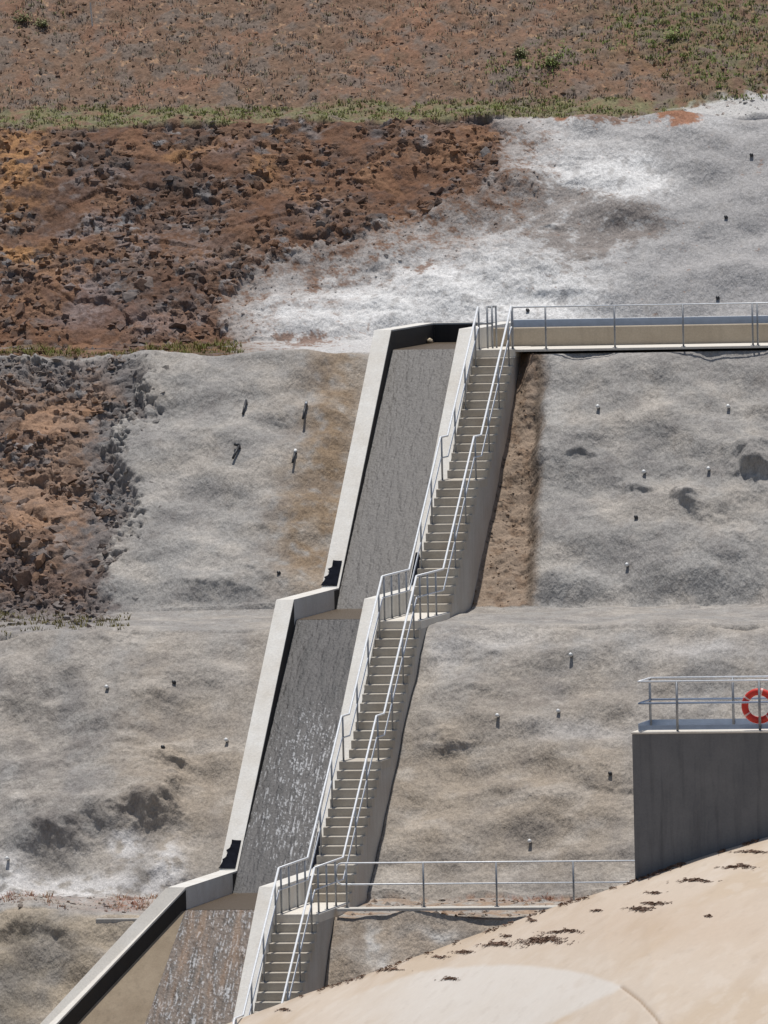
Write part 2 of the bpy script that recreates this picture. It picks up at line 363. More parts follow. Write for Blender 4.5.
# shotcrete tone
CO = mixa(CO, C3(168, 160, 150), sstep(-0.1, 0.7, n1)*0.7)
CO = mixa(CO, C3(130, 126, 123), sstep(0.1, 0.8, -n1+0.4*n2)*0.55)
CO = mixa(CO, C3(156, 146, 134), np.where(is_B | is_A, 0.5, 0.0)*sstep(-0.6, 0.6, n4+0.3*n2))
CO = mixa(CO, C3(185, 180, 172), sstep(0.25, 0.7, n2)*0.18)
# upper right: white coat over rock
white = np.where(is_D, 1.0, 0.0)*(1-rockD)
rag = 0.42*n2 + 0.30*n3 + 0.15*n1 + 0.22*fbm(X*17, A*17, 2, 153)
blobA = np.clip(g(520, 140, 45, 40)+g(585, 185, 62, 34)+0.8*g(640, 180, 40, 24)+g(330, 295, 90, 42)+g(450, 290, 120, 48)+g(560, 300, 50, 40)*0.6+0.6*g(690, 120, 50, 14)+g(255, 325, 26, 24), 0, 1.2)
greyB = np.clip(g(700, 195, 95, 75)+g(600, 262, 70, 34)+g(640, 290, 90, 30), 0, 1)
CO = mixa(CO, C3(183, 180, 177), white*0.95)
CO = mixa(CO, C3(154, 151, 149), white*sstep(560, 680, PX+18*n2)*0.8)
CO = mixa(CO, C3(150, 147, 145), white*greyB*0.5*sstep(-0.3, 0.6, n2+0.3*n3))
CO = mixa(CO, C3(206, 204, 201), white*np.clip(blobA, 0, 1)*0.6)
CO = mixa(CO, C3(212, 210, 207), white*sstep(0.30, 0.95, blobA*0.9+0.75*rag)*0.85)
CO = mixa(CO, C3(160, 156, 152), white*sstep(0.35, 0.65, fbm(X*3.3, A*2.0, 4, 151)+0.2*n3)*0.55)
CO = mixa(CO, C3(122, 112, 105), white*sstep(0.30, 0.55, np.clip(g(470, 205, 70, 26)+g(575, 245, 60, 40)+g(560, 210, 50, 16)+g(640, 225, 50, 20)+g(520, 190, 40, 26), 0, 1)*0.7+0.6*rag-0.12)*0.75)
brn = np.clip(g(365, 243, 34, 14)+g(455, 200, 52, 16)+g(425, 265, 12, 9)+g(600, 116, 56, 9)+g(300, 340, 46, 8)+g(312, 275, 10, 18)+g(345, 215, 60, 18)+g(290, 262, 30, 10)+g(500, 170, 16, 26), 0, 1)
CO = mixa(CO, C3(116, 84, 64), white*sstep(0.30, 0.52, brn*0.62+0.72*rag-0.02)*0.8)
CO = mixa(CO, C3(150, 98, 64), white*sstep(0.32, 0.55, np.clip(g(680, 116, 26, 14)+g(575, 112, 30, 6), 0, 1)*0.9+0.4*rag)*0.85)
edge = np.where(is_D, sstep(-75, -5, D_rock+22*rag), 0)*(1-rockD)
CO = mixa(CO, C3(132, 120, 112), edge*0.75)
CO = mixa(CO, C3(114, 84, 64), edge*sstep(0.05, 0.30, rag)*0.75)
# dark patches and stains on the sprayed faces
CO = mixa(CO, C3(100, 95, 93), shot*np.where(is_B, 1.0, 0)*np.clip(g(10, 680, 70, 30)+g(105, 735, 60, 35)+g(60, 830, 70, 22)+g(20, 770, 40, 40)+g(150, 805, 40, 25)+g(520, 790, 40, 40)+g(545, 700, 60, 20), 0, 1)*0.45*sstep(-0.6, 0.3, n2))
CO = mixa(CO, C3(158, 142, 122), np.where(is_B, 1.0, 0)*np.clip(g(190, 780, 70, 110)+g(560, 800, 110, 90)+g(430, 800, 50, 90), 0, 1)*0.6)
CO = mixa(CO, C3(138, 115, 88), np.where(is_C & (PX < 380), 1.0, 0)*np.clip(g(332, 470, 30, 120)+0.8*g(300, 545, 30, 60)+0.5*g(348, 390, 22, 40), 0, 1)*0.8*sstep(-1.2, 0.1, n2))
CO = mixa(CO, C3(196, 192, 188), np.where(is_B, 1.0, 0)*np.clip(g(75, 888, 75, 11)+g(170, 868, 14, 22)+g(130, 850, 16, 14)+g(10, 880, 16, 20)+g(150, 885, 22, 20), 0, 1)*0.75*sstep(-0.5, 0.2, n2))
CO = mixa(CO, C3(180, 176, 172), np.where(is_B & (PX > 400), 1.0, 0)*np.clip(g(500, 640, 45, 12)+g(440, 650, 20, 30)+g(700, 650, 60, 10)+g(580, 735, 60, 10), 0, 1)*0.6)
CO = mixa(CO, C3(178, 174, 168), np.where(is_C, 1.0, 0)*np.clip(g(560, 415, 12, 70)+g(640, 365, 100, 12)+g(590, 590, 50, 16)+g(720, 580, 50, 20)+g(190, 560, 60, 40)*0.6+g(97, 445, 14, 10), 0, 1)*0.55)
CO = mixa(CO, C3(140, 134, 128), np.where((SG == 5), 1.0, 0)*0.6*sstep(-0.5, 0.5, n2))
CO = mixa(CO, C3(176, 158, 132), np.where(is_A & (PX < 250), 1.0, 0)*0.55*sstep(-0.5, 0.5, n1+0.3))
CO = mixa(CO, C3(118, 110, 98), np.where(is_A & (PX < 250), 1.0, 0)*np.clip(g(38, 945, 38, 26)+g(10, 1000, 30, 40), 0, 1)*0.6)  # shade of the hollow under the bulge painted as a dark patch
CO = mixa(CO, C3(172, 156, 138), np.where(is_A & (PX > 250), 1.0, 0)*0.8)
CO = mixa(CO, C3(98, 90, 82), np.where(is_A & (PX > 250), 1.0, 0)*np.clip(g(345, 935, 30, 14)+g(480, 945, 40, 16), 0, 1)*0.6)
CO = mixa(CO, C3(196, 194, 190), np.where(is_A & (PX > 250), 1.0, 0)*np.clip(g(372, 945, 7, 20)+g(388, 965, 9, 14)+g(440, 930, 20, 5), 0, 1)*0.7)
CO = mixa(CO, C3(150, 118, 88), np.where((SG == 7) & (PX > 250), 1.0, 0)*sstep(-0.3, 0.4, n2)*0.6)
CO = mixa(CO, C3(140, 86, 62), np.where((SG == 7), 1.0, 0)*np.clip(g(520, 890, 60, 7)+g(30, 900, 45, 7)+g(125, 905, 30, 7), 0, 1)*0.7*sstep(-0.3, 0.3, n3))
CO = mixa(CO, C3(190, 184, 176), np.where((SG == 7) & (PX > 330), 1.0, 0)*np.clip(g(390, 886, 22, 9), 0, 1)*0.9)
CO = mixa(CO, C3(112, 107, 104), shot*(1-white)*sstep(0.05, 0.75, fbm(X*0.8+5, A*1.0, 3, 141))*0.30)
CO = mixa(CO, C3(182, 174, 164), shot*(1-white)*sstep(0.10, 0.75, fbm(X*0.8-3, A*1.0, 3, 143))*0.40)
CO = mixa(CO, C3(120, 112, 106), shot*(1-white)*sstep(0.35, 0.7, fbm(X*4.5, A*1.8, 3, 145))*0.22)
CO = mixa(CO, C3(204, 200, 196), np.where(is_B, 1.0, 0)*np.clip(g(75, 886, 85, 10)+g(172, 866, 12, 22)+g(128, 848, 16, 12)+g(12, 882, 16, 20), 0, 1)*0.8*sstep(-0.6, 0.1, n2))
CO = CO*(1-0.04*shot*(1-white)-0.05*white)[..., None]
# fine pitting
CO = CO*(1+0.16*np.clip(n3, -1, 1)*shot)[..., None]
# fill strip
CO = mixa(CO, C3(148, 124, 100), strip*0.85)
CO = mixa(CO, C3(128, 102, 78), strip*sstep(0.0, 0.5, n2)*0.6)
CO = mixa(CO, C3(132, 86, 54), strip*sstep(0.22, 0.0, fC)*0.8)
CO = mixa(CO, C3(52, 46, 42), strip*sstep(0.45, 0.6, n3+0.4*n2)*np.clip(g(515, 500, 60, 90), 0, 1)*0.9)
CO = mixa(CO, C3(105, 92, 78), inC*np.exp(-((X-stripR)/0.09)**2)*0.7*np.where(X > 0, 1.0, 0))
# rock
rc = np.zeros((NR, NX, 3)) + C3(116, 90, 73)
rc = mixa(rc, C3(96, 82, 74), sstep(0.45, 0.75, r2)); rc = mixa(rc, C3(92, 88, 88), sstep(0.55, 0.8, r3)*0.8); rc = mixa(rc, C3(146, 110, 82), sstep(0.75, 0.92, 1-r1)*0.9)
rc = mixa(rc, C3(150, 146, 144), sstep(0.80, 0.97, r3)*sstep(0.3, 0.7, r1)*0.8)
rc = mixa(rc, C3(126, 96, 74), sstep(0.0, 0.5, n1)*0.5)
rcD = mixa(rc, C3(116, 84, 64), sstep(-0.1, 0.5, n2)*0.6)
bm_ = lambda *L_: np.clip(sum(g(*q) for q in L_), 0, 1)
rcD = mixa(rcD, C3(168, 122, 78), bm_((18, 165, 28, 45), (20, 255, 26, 10), (5, 205, 12, 16))*0.8*sstep(-0.5, 0.2, n2))
rcD = mixa(rcD, C3(128, 124, 122), bm_((75, 232, 20, 9), (90, 220, 16, 10), (135, 245, 18, 12), (215, 220, 12, 8), (320, 212, 18, 8), (100, 290, 40, 20), (190, 240, 40, 20), (450, 130, 14, 10), (180, 300, 30, 12), (110, 185, 25, 8))*0.75*sstep(-0.3, 0.3, n2+n3*0.6))
rcD = mixa(rcD, C3(128, 110, 106), bm_((90, 295, 22, 22), (150, 320, 60, 14), (70, 320, 30, 10))*0.6)
rcD = mixa(rcD, C3(132, 96, 70), bm_((290, 170, 60, 40), (430, 170, 50, 50), (30, 340, 80, 14), (190, 340, 50, 12), (300, 150, 30, 14))*0.55*sstep(-0.6, 0.2, n2))
rcD = mixa(rcD, C3(78, 70, 66), bm_((85, 150, 40, 20), (170, 180, 60, 20), (50, 210, 30, 30), (160, 285, 40, 14), (250, 135, 50, 10))*0.45)
rcC = mixa(rc, C3(142, 114, 92), sstep(-0.1, 0.4, n1+0.4*n2)*0.6)
rcC = mixa(rcC, C3(172, 124, 80), bm_((35, 390, 60, 16), (50, 425, 22, 20), (30, 520, 60, 22), (10, 480, 20, 20))*0.4*sstep(-0.4, 0.2, n2))
rcC = mixa(rcC, C3(110, 106, 104), (1-rockC_core)*0.85)
rcC = mixa(rcC, C3(100, 78, 66), bm_((50, 585, 70, 30))*0.7)
dust = 1-stony; rcD = mixa(rcD, C3(112, 78, 57), dust*0.6); rcC = mixa(rcC, C3(146, 116, 92), dust*0.5*rockC_core)
rcD = mixa(rcD, C3(142, 128, 124), bm_((90, 300, 24, 24), (78, 233, 22, 8), (100, 218, 16, 10), (140, 246, 20, 12), (150, 325, 30, 8), (110, 180, 28, 9), (230, 150, 20, 8), (320, 212, 18, 8), (210, 262, 14, 10))*0.6*sstep(-0.25, 0.25, n2+0.5*n3))
rcD = mixa(rcD, C3(176, 132, 86), bm_((18, 160, 30, 42), (20, 255, 30, 9), (265, 170, 12, 14), (275, 130, 10, 6), (185, 148, 22, 6))*0.65*sstep(-0.4, 0.2, n2+0.4*n3))
CO = mixa(CO, rcD*1.0, rockD); CO = mixa(CO, rcC*1.06, rockC)
CO = CO*(1-rock*0.0)[..., None]
CO = CO*(1.12+0.25*np.clip(n3, -1, 1)*rock)[..., None]
# soil on the hillside
sc = np.zeros((NR, NX, 3)) + C3(126, 98, 76)
sc = mixa(sc, C3(142, 102, 76), sstep(0.0, 0.6, n1+0.3*n2)*0.6); sc = mixa(sc, C3(119, 106, 95), sstep(-0.1, 0.5, fbm(X*1.4, A*1.0, 4, 91))*0.8)
sc = mixa(sc, C3(104, 90, 80), sstep(0.1, 0.5, n2)*0.5)
sc = mixa(sc, C3(170, 132, 96), sstep(0.62, 0.8, n2+0.35*n3)*0.8)
sc = mixa(sc, C3(104, 108, 62), bm_((690, 30, 90, 45), (760, 60, 60, 30))*0.5*sstep(-0.4, 0.3, n2))
sc = mixa(sc, C3(146, 100, 68), bm_((390, 40, 40, 40), (450, 30, 60, 20), (640, 70, 60, 20))*0.5*sstep(-0.4, 0.3, n2))
sc = mixa(sc, C3(120, 120, 78), np.where(SG == 1, 1.0, sstep(0.5, 0.0, sarc[seg == 1][0]-A))*0.75*sstep(-0.6, 0.4, n2))
CO = mixa(CO, sc*(1+0.25*np.clip(n3, -1, 1))[..., None], soil)
spr = np.where(is_E, sstep(-5, 3, (PY+6*n2) - (114-0.17*(PX-640)))*sstep(640, 690, PX+10*n2), 0.0)
CO = mixa(CO, C3(184, 181, 177)*1.1, spr*0.9)
# green at the foot of the rock face
CO = mixa(CO, C3(96, 92, 58), np.where((SG == 3), 1.0, 0)*bm_((200, 352, 40, 7), (50, 355, 30, 5), (20, 350, 30, 5))*0.6*sstep(-0.5, 0.2, n2))
lum = (CO @ np.array([0.3, 0.55, 0.15]))[..., None]
sat = 1-0.08*rockD-0.20*rockC-0.20*soil-0.2*strip
CO = lum + (CO-lum)*sat[..., None]
CO = CO*(1-0.10*rockD)[..., None]
CO = np.clip(CO, 0.005, 0.9)

GV = np.stack([X, Yd, Zd], -1)
def sheet(name, r0, r1, mat):
    """rows r0..r1 inclusive of the terrain grid as one mesh"""
    sub = GV[r0:r1+1]; nr = sub.shape[0]; V = sub.reshape(-1, 3)
    ii = np.arange(nr-1)[:, None]*NX + np.arange(NX-1)[None, :]
    q = np.stack([ii, ii+NX, ii+NX+1, ii+1], -1).reshape(-1, 4)
    me = bpy.data.meshes.new(name); nf = len(q)
    me.vertices.add(len(V)); me.vertices.foreach_set('co', V.astype(np.float32).ravel())
    me.loops.add(nf*4); me.loops.foreach_set('vertex_index', q.astype(np.int32).ravel())
    me.polygons.add(nf); me.polygons.foreach_set('loop_start', (np.arange(nf)*4).astype(np.int32)); me.polygons.foreach_set('loop_total', np.full(nf, 4, np.int32))
    rq = rock[r0:r1+1].reshape(-1)[q[:, 0]]
    me.update(calc_edges=True); me.polygons.foreach_set('use_smooth', (rq < 2))
    at = me.color_attributes.new('Col', 'FLOAT_COLOR', 'POINT')
    c4 = np.ones((len(V), 4), np.float32); c4[:, :3] = CO[r0:r1+1].reshape(-1, 3); at.data.foreach_set('color', c4.ravel())
    return link(name, me, mat)
def first(sg): return int(np.argmax(seg == sg))
R = [0, first(2), first(4), first(6), first(8), NR-1]
slopes = []
for nm, lb, i in (('hillside', 'bare red-brown hillside with sparse grass above the cutting', 0), ('upper_cut_slope', 'brown rock face partly sprayed with white concrete', 1),
                  ('middle_cut_slope', 'grey sprayed concrete slope beside the upper stair flight', 2), ('lower_cut_slope', 'bulging grey-brown sprayed slope beside the lower stair flight', 3), ('base_slope', 'stained lowest slope under the lower bench', 4)):
    o = sheet(nm, R[i], R[i+1], M['terrain']); tag(o, lb, kind='structure'); slopes.append(o)
# surface normals of the grid (for placing things on it)
gx = np.gradient(GV, axis=1); gs = np.gradient(GV, axis=0); GN = np.cross(gx, -gs); GN /= np.linalg.norm(GN, axis=-1, keepdims=True)+1e-9
GN = np.where(GN[..., 2:3] < 0, -GN, GN)
PX, PY = proj(GV)
inview = (PX > -25) & (PX < 793) & (PY > -25) & (PY < 1049)
def at_px(px, py, segs=None):
    dd = (PX-px)**2 + (PY-py)**2
    if segs is not None: dd = np.where(np.isin(SG, segs), dd, 1e9)
    i, j = np.unravel_index(np.argmin(dd), dd.shape); return Vector(GV[i, j]), Vector(GN[i, j])

# far valley floor that the works stand in
vm = attrmat('valley_soil')
g_ = MB(); g_.add([(-900, -1200, -14), (900, -1200, -14), (900, -11.6, -14), (-900, -11.6, -14)], [(0, 1, 2, 3)])
vo = g_.build('valley_floor', plain('valley_floor_soil', (0.26, 0.21, 0.16), 0.95, 0, 0.3, 0.2)); tag(vo, 'dry valley floor below the spillway', kind='structure')
#--PART2--
# ------------------------------------------------------------------ the stepped chute
chute = empty('stepped_chute', (-2.2, 0.5, 0.0)); tag(chute, 'pale concrete stepped drainage chute carrying water down the slope', 'chute')
def below(poly, dz): return poly + [(y, z-dz) for y, z in poly[::-1]]
MB().prism(below(WT, 2.2), RW0, RW1).build('side_wall', M['wall'], chute)
lw = MB().prism(below(WT[:6], 2.2), LW0, LW1).build('side_wall', M['wall'], chute)
MB().box(LW0, RW1+0.002, 17.903, 18.2, 4.4, 6.397).build('end_wall', M['wall'], chute)
# dark skins on the inner faces: algae stain with the walls' shade painted in
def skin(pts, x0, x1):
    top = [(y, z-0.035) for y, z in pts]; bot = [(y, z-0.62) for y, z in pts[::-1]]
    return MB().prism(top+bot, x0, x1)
skin([(17.9, 6.40), (12.62, 6.40), (5.67, 0.50), (5.1, 0.50)], LW1, LW1+0.006).build('stain_and_shade', M['stained'], chute)
skin([(0.43, 0.48), (-6.48, -5.33), (-7.0, -5.33)], LW1, LW1+0.006).build('stain_and_shade', M['stained'], chute)
MB().box(LW1+0.01, RW0, 17.895, 17.902, 5.6, 6.36).build('stain_and_shade', M['stained'], chute)
# floor
wl = np.array([wd[0], wd[1]]); wl /= np.linalg.norm(wl); nrm = np.array([wl[1], -wl[0]])
if nrm[0] > 0: nrm = -nrm
T = 0.42
vs = []
for P in (cin, wend):
    for off in (0.0, T):
        q = np.array([P[0]+nrm[0]*off, P[1]+nrm[1]*off])
        if P is cin and off > 0: q = np.array([LW0, -12.18])
        vs.append((q[0], q[1], P[2])); vs.append((q[0], q[1], P[2]-2.4))
wm = MB(); wm.add(vs, [(0, 2, 6, 4), (0, 4, 5, 1), (2, 3, 7, 6), (4, 6, 7, 5), (0, 1, 3, 2), (1, 5, 7, 3)])
wm.build('wing_wall', concrete('wing_wall_concrete', (0.78, 0.74, 0.67), (0.5, 0.42, 0.32), 0.3, 0.1), chute)
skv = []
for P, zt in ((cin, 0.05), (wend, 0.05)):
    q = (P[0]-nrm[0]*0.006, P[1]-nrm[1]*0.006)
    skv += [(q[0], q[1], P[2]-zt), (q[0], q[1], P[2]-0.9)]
MB().add(skv, [(0, 2, 3, 1)]).build('stain_and_shade', M['stained'], chute)  # shade on the wing wall's inner face, painted as a dark sheet
MB().prism(below(FLR[:6], 0.5), LW1-0.02, RW0+0.02).build('channel_floor', M['stained'], chute)
ye = float(wend[1]); fl = MB(); ze = F3(ye)
fl.add([(LW1-0.1, -12.1, F3(-12.1)), (RW0+0.02, -12.1, F3(-12.1)), (RW0+0.02, ye, ze), (wend[0]-0.1, ye, ze),
        (LW1-0.1, -12.1, F3(-12.1)-0.6), (RW0+0.02, -12.1, F3(-12.1)-0.6), (RW0+0.02, ye, ze-0.6), (wend[0]-0.1, ye, ze-0.6)],
       [(0, 1, 2, 3), (7, 6, 5, 4), (0, 4, 5, 1), (1, 5, 6, 2), (2, 6, 7, 3), (3, 7, 4, 0)])
fl.build('apron', M['dryapron'], chute)
# ---- water film, one sheet per run
wl_end = solve(145, 1024, F3)
def wetmat():
    m, n, l, b = newmat('thin_flowing_water'); v = objco(n, l)
    a = n.new('ShaderNodeAttribute'); a.attribute_name = 'Col'
    gk = mapr(n, l, nz(n, l, 20.0, 5, 0.75, v), 0.3, 0.7, 0.72, 1.28)
    k2 = n.new('ShaderNodeVectorMath'); k2.operation = 'SCALE'; l.new(a.outputs['Color'], k2.inputs[0]); l.new(gk, k2.inputs['Scale'])
    l.new(k2.outputs[0], b.inputs['Base Color']); b.inputs['Roughness'].default_value = 0.42; b.inputs['IOR'].default_value = 1.33
    bump(n, l, b, nz(n, l, 24.0, 5, 0.7, v), 0.5, 0.03); return m
M['water'] = wetmat()
def water(label, pts, leftx, foamf, base, dark, streak, ochre=0.0):
    """pts: floor polyline; leftx(y): left edge"""
    ds = 0.028; P = []
    for (ya, za), (yb, zb) in zip(pts[:-1], pts[1:]):
        L = math.hypot(yb-ya, zb-za); n = max(1, int(L/ds)); P += [(ya+(yb-ya)*k/n, za+(zb-za)*k/n) for k in range(n)]
    P.append(pts[-1]); P = np.array(P); sa = np.concatenate([[0], np.cumsum(np.hypot(*np.diff(P, axis=0).T))])
    nu = 84; U = np.linspace(0, 1, nu)
    lx = np.array([leftx(y) for y in P[:, 0]]); XX = lx[:, None] + (RW0-0.005-lx)[:, None]*U[None, :]; SA = np.broadcast_to(sa[:, None], XX.shape)
    tx = np.gradient(P[:, 0], sa); tzz = np.gradient(P[:, 1], sa); ln = np.hypot(tx, tzz)+1e-9
    steep = sstep(0.2, 0.6, np.abs(tzz/ln))[:, None]
    st1 = fbm(XX*6+0.4*np.sin(SA*0.8), SA*1.0, 4, 101); st2 = fbm(XX*22, SA*2.6, 3, 103); sp = fbm(XX*16, SA*14, 3, 105, 0.7)
    disp = 0.018 + steep*(0.010*st1 + 0.007*st2 + 0.008*sp) + (1-steep)*0.002*sp
    YY = P[:, 0:1] + disp*(tzz/ln)[:, None]; ZZ = P[:, 1:2] - disp*(tx/ln)[:, None]
    ZZ = np.where(np.abs(tzz/ln)[:, None] < 0.05, P[:, 1:2]+disp, ZZ)
    c = np.zeros(XX.shape+(3,)) + lin(*base)
    c = mixa(c, lin(*dark), sstep(-0.1, 0.6, streak*st1+0.9*sp)*0.8)
    c = c*(1+0.35*np.clip(sp, -1, 1))[..., None]
    f = sa/sa[-1]
    fm = foamf(f[:, None], U[None, :])
    th = st1*0.45+0.9*fbm(XX*24, SA*2.2, 4, 107, 0.8)+0.5*sp
    c = mixa(c, lin(215, 215, 216), np.clip(sstep(0.72-0.75*fm, 1.25-0.6*fm, th)*np.minimum(fm*2.5, 1)*steep, 0, 1)*0.6)
    c = mixa(c, lin(150, 112, 74), ochre*sstep(0.0, 0.6, fbm(XX*3.5, SA*0.5, 3, 109)+0.3*sp)*steep)
    c = mixa(c, lin(86, 72, 54), (1-steep)*0.85)
    V = np.stack([XX, YY, ZZ], -1).reshape(-1, 3); nr = len(P)
    ii = np.arange(nr-1)[:, None]*nu + np.arange(nu-1)[None, :]; q = np.stack([ii, ii+nu, ii+nu+1, ii+1], -1).reshape(-1, 4); nf = len(q)
    me = bpy.data.meshes.new('water'); me.vertices.add(len(V)); me.vertices.foreach_set('co', V.astype(np.float32).ravel())
    me.loops.add(nf*4); me.loops.foreach_set('vertex_index', q.astype(np.int32).ravel())
    me.polygons.add(nf); me.polygons.foreach_set('loop_start', (np.arange(nf)*4).astype(np.int32)); me.polygons.foreach_set('loop_total', np.full(nf, 4, np.int32))
    me.update(calc_edges=True); me.polygons.foreach_set('use_smooth', np.ones(nf, bool))
    at = me.color_attributes.new('Col', 'FLOAT_COLOR', 'POINT'); c4 = np.ones((len(V), 4), np.float32); c4[:, :3] = np.clip(c.reshape(-1, 3), 0.01, 0.85); at.data.foreach_set('color', c4.ravel())
    o = link('water', me, M['water']); tag(o, label, kind='structure'); return o
LXc = lambda y: LW1+0.008
water('thin grey film of water on the top run of the chute', FLR[0:4], LXc, lambda f, u: 0.05+0*f+0*u, (106, 102, 98), (80, 76, 73), 0.25)
water('white-flecked water sliding down the second run of the chute', FLR[3:6], LXc,
      lambda f, u: 0.62*sstep(0.04, 0.22, f-0.10+0*u)*sstep(0.66, 0.50, f+0*u)*(0.45+0.75*np.exp(-((u-0.62-0.15*f)/0.30)**2)), (78, 75, 74), (46, 45, 46), 1.0)
lx3 = lambda y: LW1+0.008 + (wl_end[0]-LW1)*max(0.0, min(2.0, (y+12.1)/(wl_end[1]+12.1)))
water('brown and white broken water on the lowest run of the chute', [FLR[5], (ye+0.05, F3(ye+0.05))], lx3, lambda f, u: 0.50+0*f+0.12*u, (112, 97, 85), (52, 47, 44), 1.3, 0.32)

# thin black patches laid over the wall tops at their feet
def wall_foot_patch(label, x0, x1, ya, za, yb, zb, seed, flip):
    """thin black patch lying on the sloping wall top; its outer edge is stepped"""
    teeth = [(0.0, 0.60), (0.30, 0.62), (0.36, 0.86), (0.42, 0.72), (0.62, 0.76), (0.68, 1.0), (0.74, 0.90), (0.88, 1.0), (1.0, 1.12)] if not flip else [(0, 0.22), (0.5, 0.62), (1.0, 1.0)]
    n, m_ = 26, 7; V = []; Fc = []
    for i in range(n):
        t = i/(n-1); y = ya+(yb-ya)*t; z = za+(zb-za)*t; wdt = float(np.interp(t, [q[0] for q in teeth], [q[1] for q in teeth]))
        for j in range(m_):
            s_ = j/(m_-1)*wdt; xx = (x1-(x1-x0)*s_) if not flip else (x0+(x1-x0)*s_)
            h = 0.012 + 0.010*abs(math.sin(t*9+seed)) + 0.03*(j/(m_-1))**3*abs(math.sin(t*11+seed))
            V.append((xx, y-h*0.65, z+h*0.76))
    top = len(V); V += [(a, b+0.006, c-0.008) for a, b, c in V]
    for i in range(n-1):
        for j in range(m_-1):
            a = i*m_+j; Fc.append((a, a+1, a+m_+1, a+m_)); Fc.append((a+top, a+m_+top, a+m_+1+top, a+1+top))
    for i in range(n-1):
        for j in (0, m_-1): a = i*m_+j; Fc.append((a, a+m_, a+m_+top, a+top))
    for j in range(m_-1):
        for i in (0, n-1): a = i*m_+j; Fc.append((a, a+1, a+1+top, a+top))
    o = MB().add(V, Fc).build('dark_patch', M['black']); tag(o, label, 'rubber sheet', 'dark patches at the feet of the chute walls'); return o
wall_foot_patch('jagged dark patch at the foot of the upper far chute wall', LW0+0.02, LW1-0.05, 6.35, 1.10, 5.70, 0.545, 1, False)
wall_foot_patch('jagged dark patch at the foot of the lower far chute wall', LW0+0.02, LW1-0.05, -5.75, -4.70, -6.45, -5.285, 2, False)
wall_foot_patch('dark patch beside the stair above the middle landing', RW0+0.02, RW1-0.03, 6.55, 1.27, 5.70, 0.545, 3, True)
wall_foot_patch('dark patch beside the stair above the lower landing', RW0+0.02, RW1-0.03, -5.55, -4.53, -6.45, -5.285, 4, True)
# buoy-like stone in the head of the chute
def hull(rad, n=14, seed=0, flat=0.75):
    r_ = random.Random(seed); bm = bmesh.new()
    for i in range(n):
        v = Vector((r_.gauss(0, 1), r_.gauss(0, 1), r_.gauss(0, 1))).normalized()*r_.uniform(0.8, 1.0); bm.verts.new((v.x*rad, v.y*rad, v.z*rad*flat))
    res = bmesh.ops.convex_hull(bm, input=bm.verts[:])
    junk = [g_ for g_ in res['geom_interior'] if isinstance(g_, bmesh.types.BMVert)]
    bmesh.ops.delete(bm, geom=junk, context='VERTS'); bmesh.ops.recalc_face_normals(bm, faces=bm.faces[:])
    me = bpy.data.meshes.new('rock'); bm.to_mesh(me); bm.free(); return me
st = link('stone', hull(0.09, 30, 5, 0.85), plain('pale_stone', (0.62, 0.5, 0.34), 0.8)); sp_ = onY(430, 345.5, 17.0); st.location = (sp_[0], 17.0, 5.985); tag(st, 'small round tan stone sitting at the head of the chute', 'stone')

# ------------------------------------------------------------------ stair
stair = empty('concrete_stair', (0, 0, 0)); tag(stair, 'long straight concrete stair climbing beside the chute', 'stair')
def centred(box_args, ch=0.012):
    return MB().box(*box_args, ch).mesh('step')
me_s = centred((SX0, SX1, 0, TR, -RS, 0)); me_m = centred((SX0, SX1, 0, 1.15, -RS, 0)); me_s.materials.append(M['stair']); me_m.materials.append(M['stair'])
Z0 = [30*RS, 0.0, -30*RS]; Y0 = [12.35, 0.0, -12.3]
for fi in range(3):
    for (y, z, dpt) in FL[fi]:
        o = bpy.data.objects.new('step', me_m if dpt > 1 else me_s); col.objects.link(o); o.parent = stair; o.location = (rnd.uniform(-0.002, 0.002), y+rnd.uniform(-0.004, 0.004), z)
    prof = [(Y0[fi]+0.03, Z0[fi]-0.15), (Y0[fi]-0.03, Z0[fi]-0.243)]
    for (y, z, dpt) in FL[fi]: prof += [(y+0.03, z-0.15), (y-0.03, z-0.243)]
    yl, zl = prof[-1]
    base = [[(yl, zl-0.9), (6.4, -0.9), (12.9, 3.9), (12.38, 4.6)], [(yl, zl-0.9), (-6.5, -6.9), (-0.2, -1.9), (0.03, -1.4)], [(yl, zl-2.0), (-12.27, -11.0)]][fi]
    MB().prism(prof+base, SX0+0.003, SX1-0.004).build('stair_body', M['flank'], stair)
YB = [14.45, FL[0][-1][0], FL[1][-1][0]]
for i in range(3):
    MB().box(SX0, SX1, Y0[i], YB[i]-0.001, Z0[i]-RS, Z0[i], 0.012).build('landing', M['landing'], stair)
    MB().box(SX0+0.003, SX1-0.004, Y0[i]+0.032, YB[i]-0.035, Z0[i]-(1.2, 0.95, 4.5)[i], Z0[i]-RS-0.001).build('landing_base', M['flank'], stair)

# upper walkway: slab, wall and steel channel
wk = empty('walkway', (6, 13.4, 5.9)); tag(wk, 'narrow concrete walkway leading right from the stair head', 'walkway')
MB().box(0.004, 16, 12.38, 14.448, 5.825, 5.885, 0.01).build('slab', M['landing'], wk)
ww = MB().box(-0.98, 16, 14.45, 14.70, 5.0, 6.35, 0.02).build('concrete_wall', M['walkwall']); tag(ww, 'low tan concrete wall along the back of the upper walkway', 'wall')
chn = empty('steel_channel', (6, 14.95, 6.2)); tag(chn, 'long blue-grey steel channel running behind the low tan wall', 'channel')
ch_ = MB(); ch_.box(-0.55, 16, 14.76, 14.775, 6.1, 6.52); ch_.build('web', M['channel'], chn)
MB().box(-0.55, 16, 14.776, 15.0, 6.515, 6.53).build('flange', M['steel'], chn)
MB().box(-0.5, 15.9, 14.78, 14.98, 5.3, 6.1).build('support', M['flank'], chn)

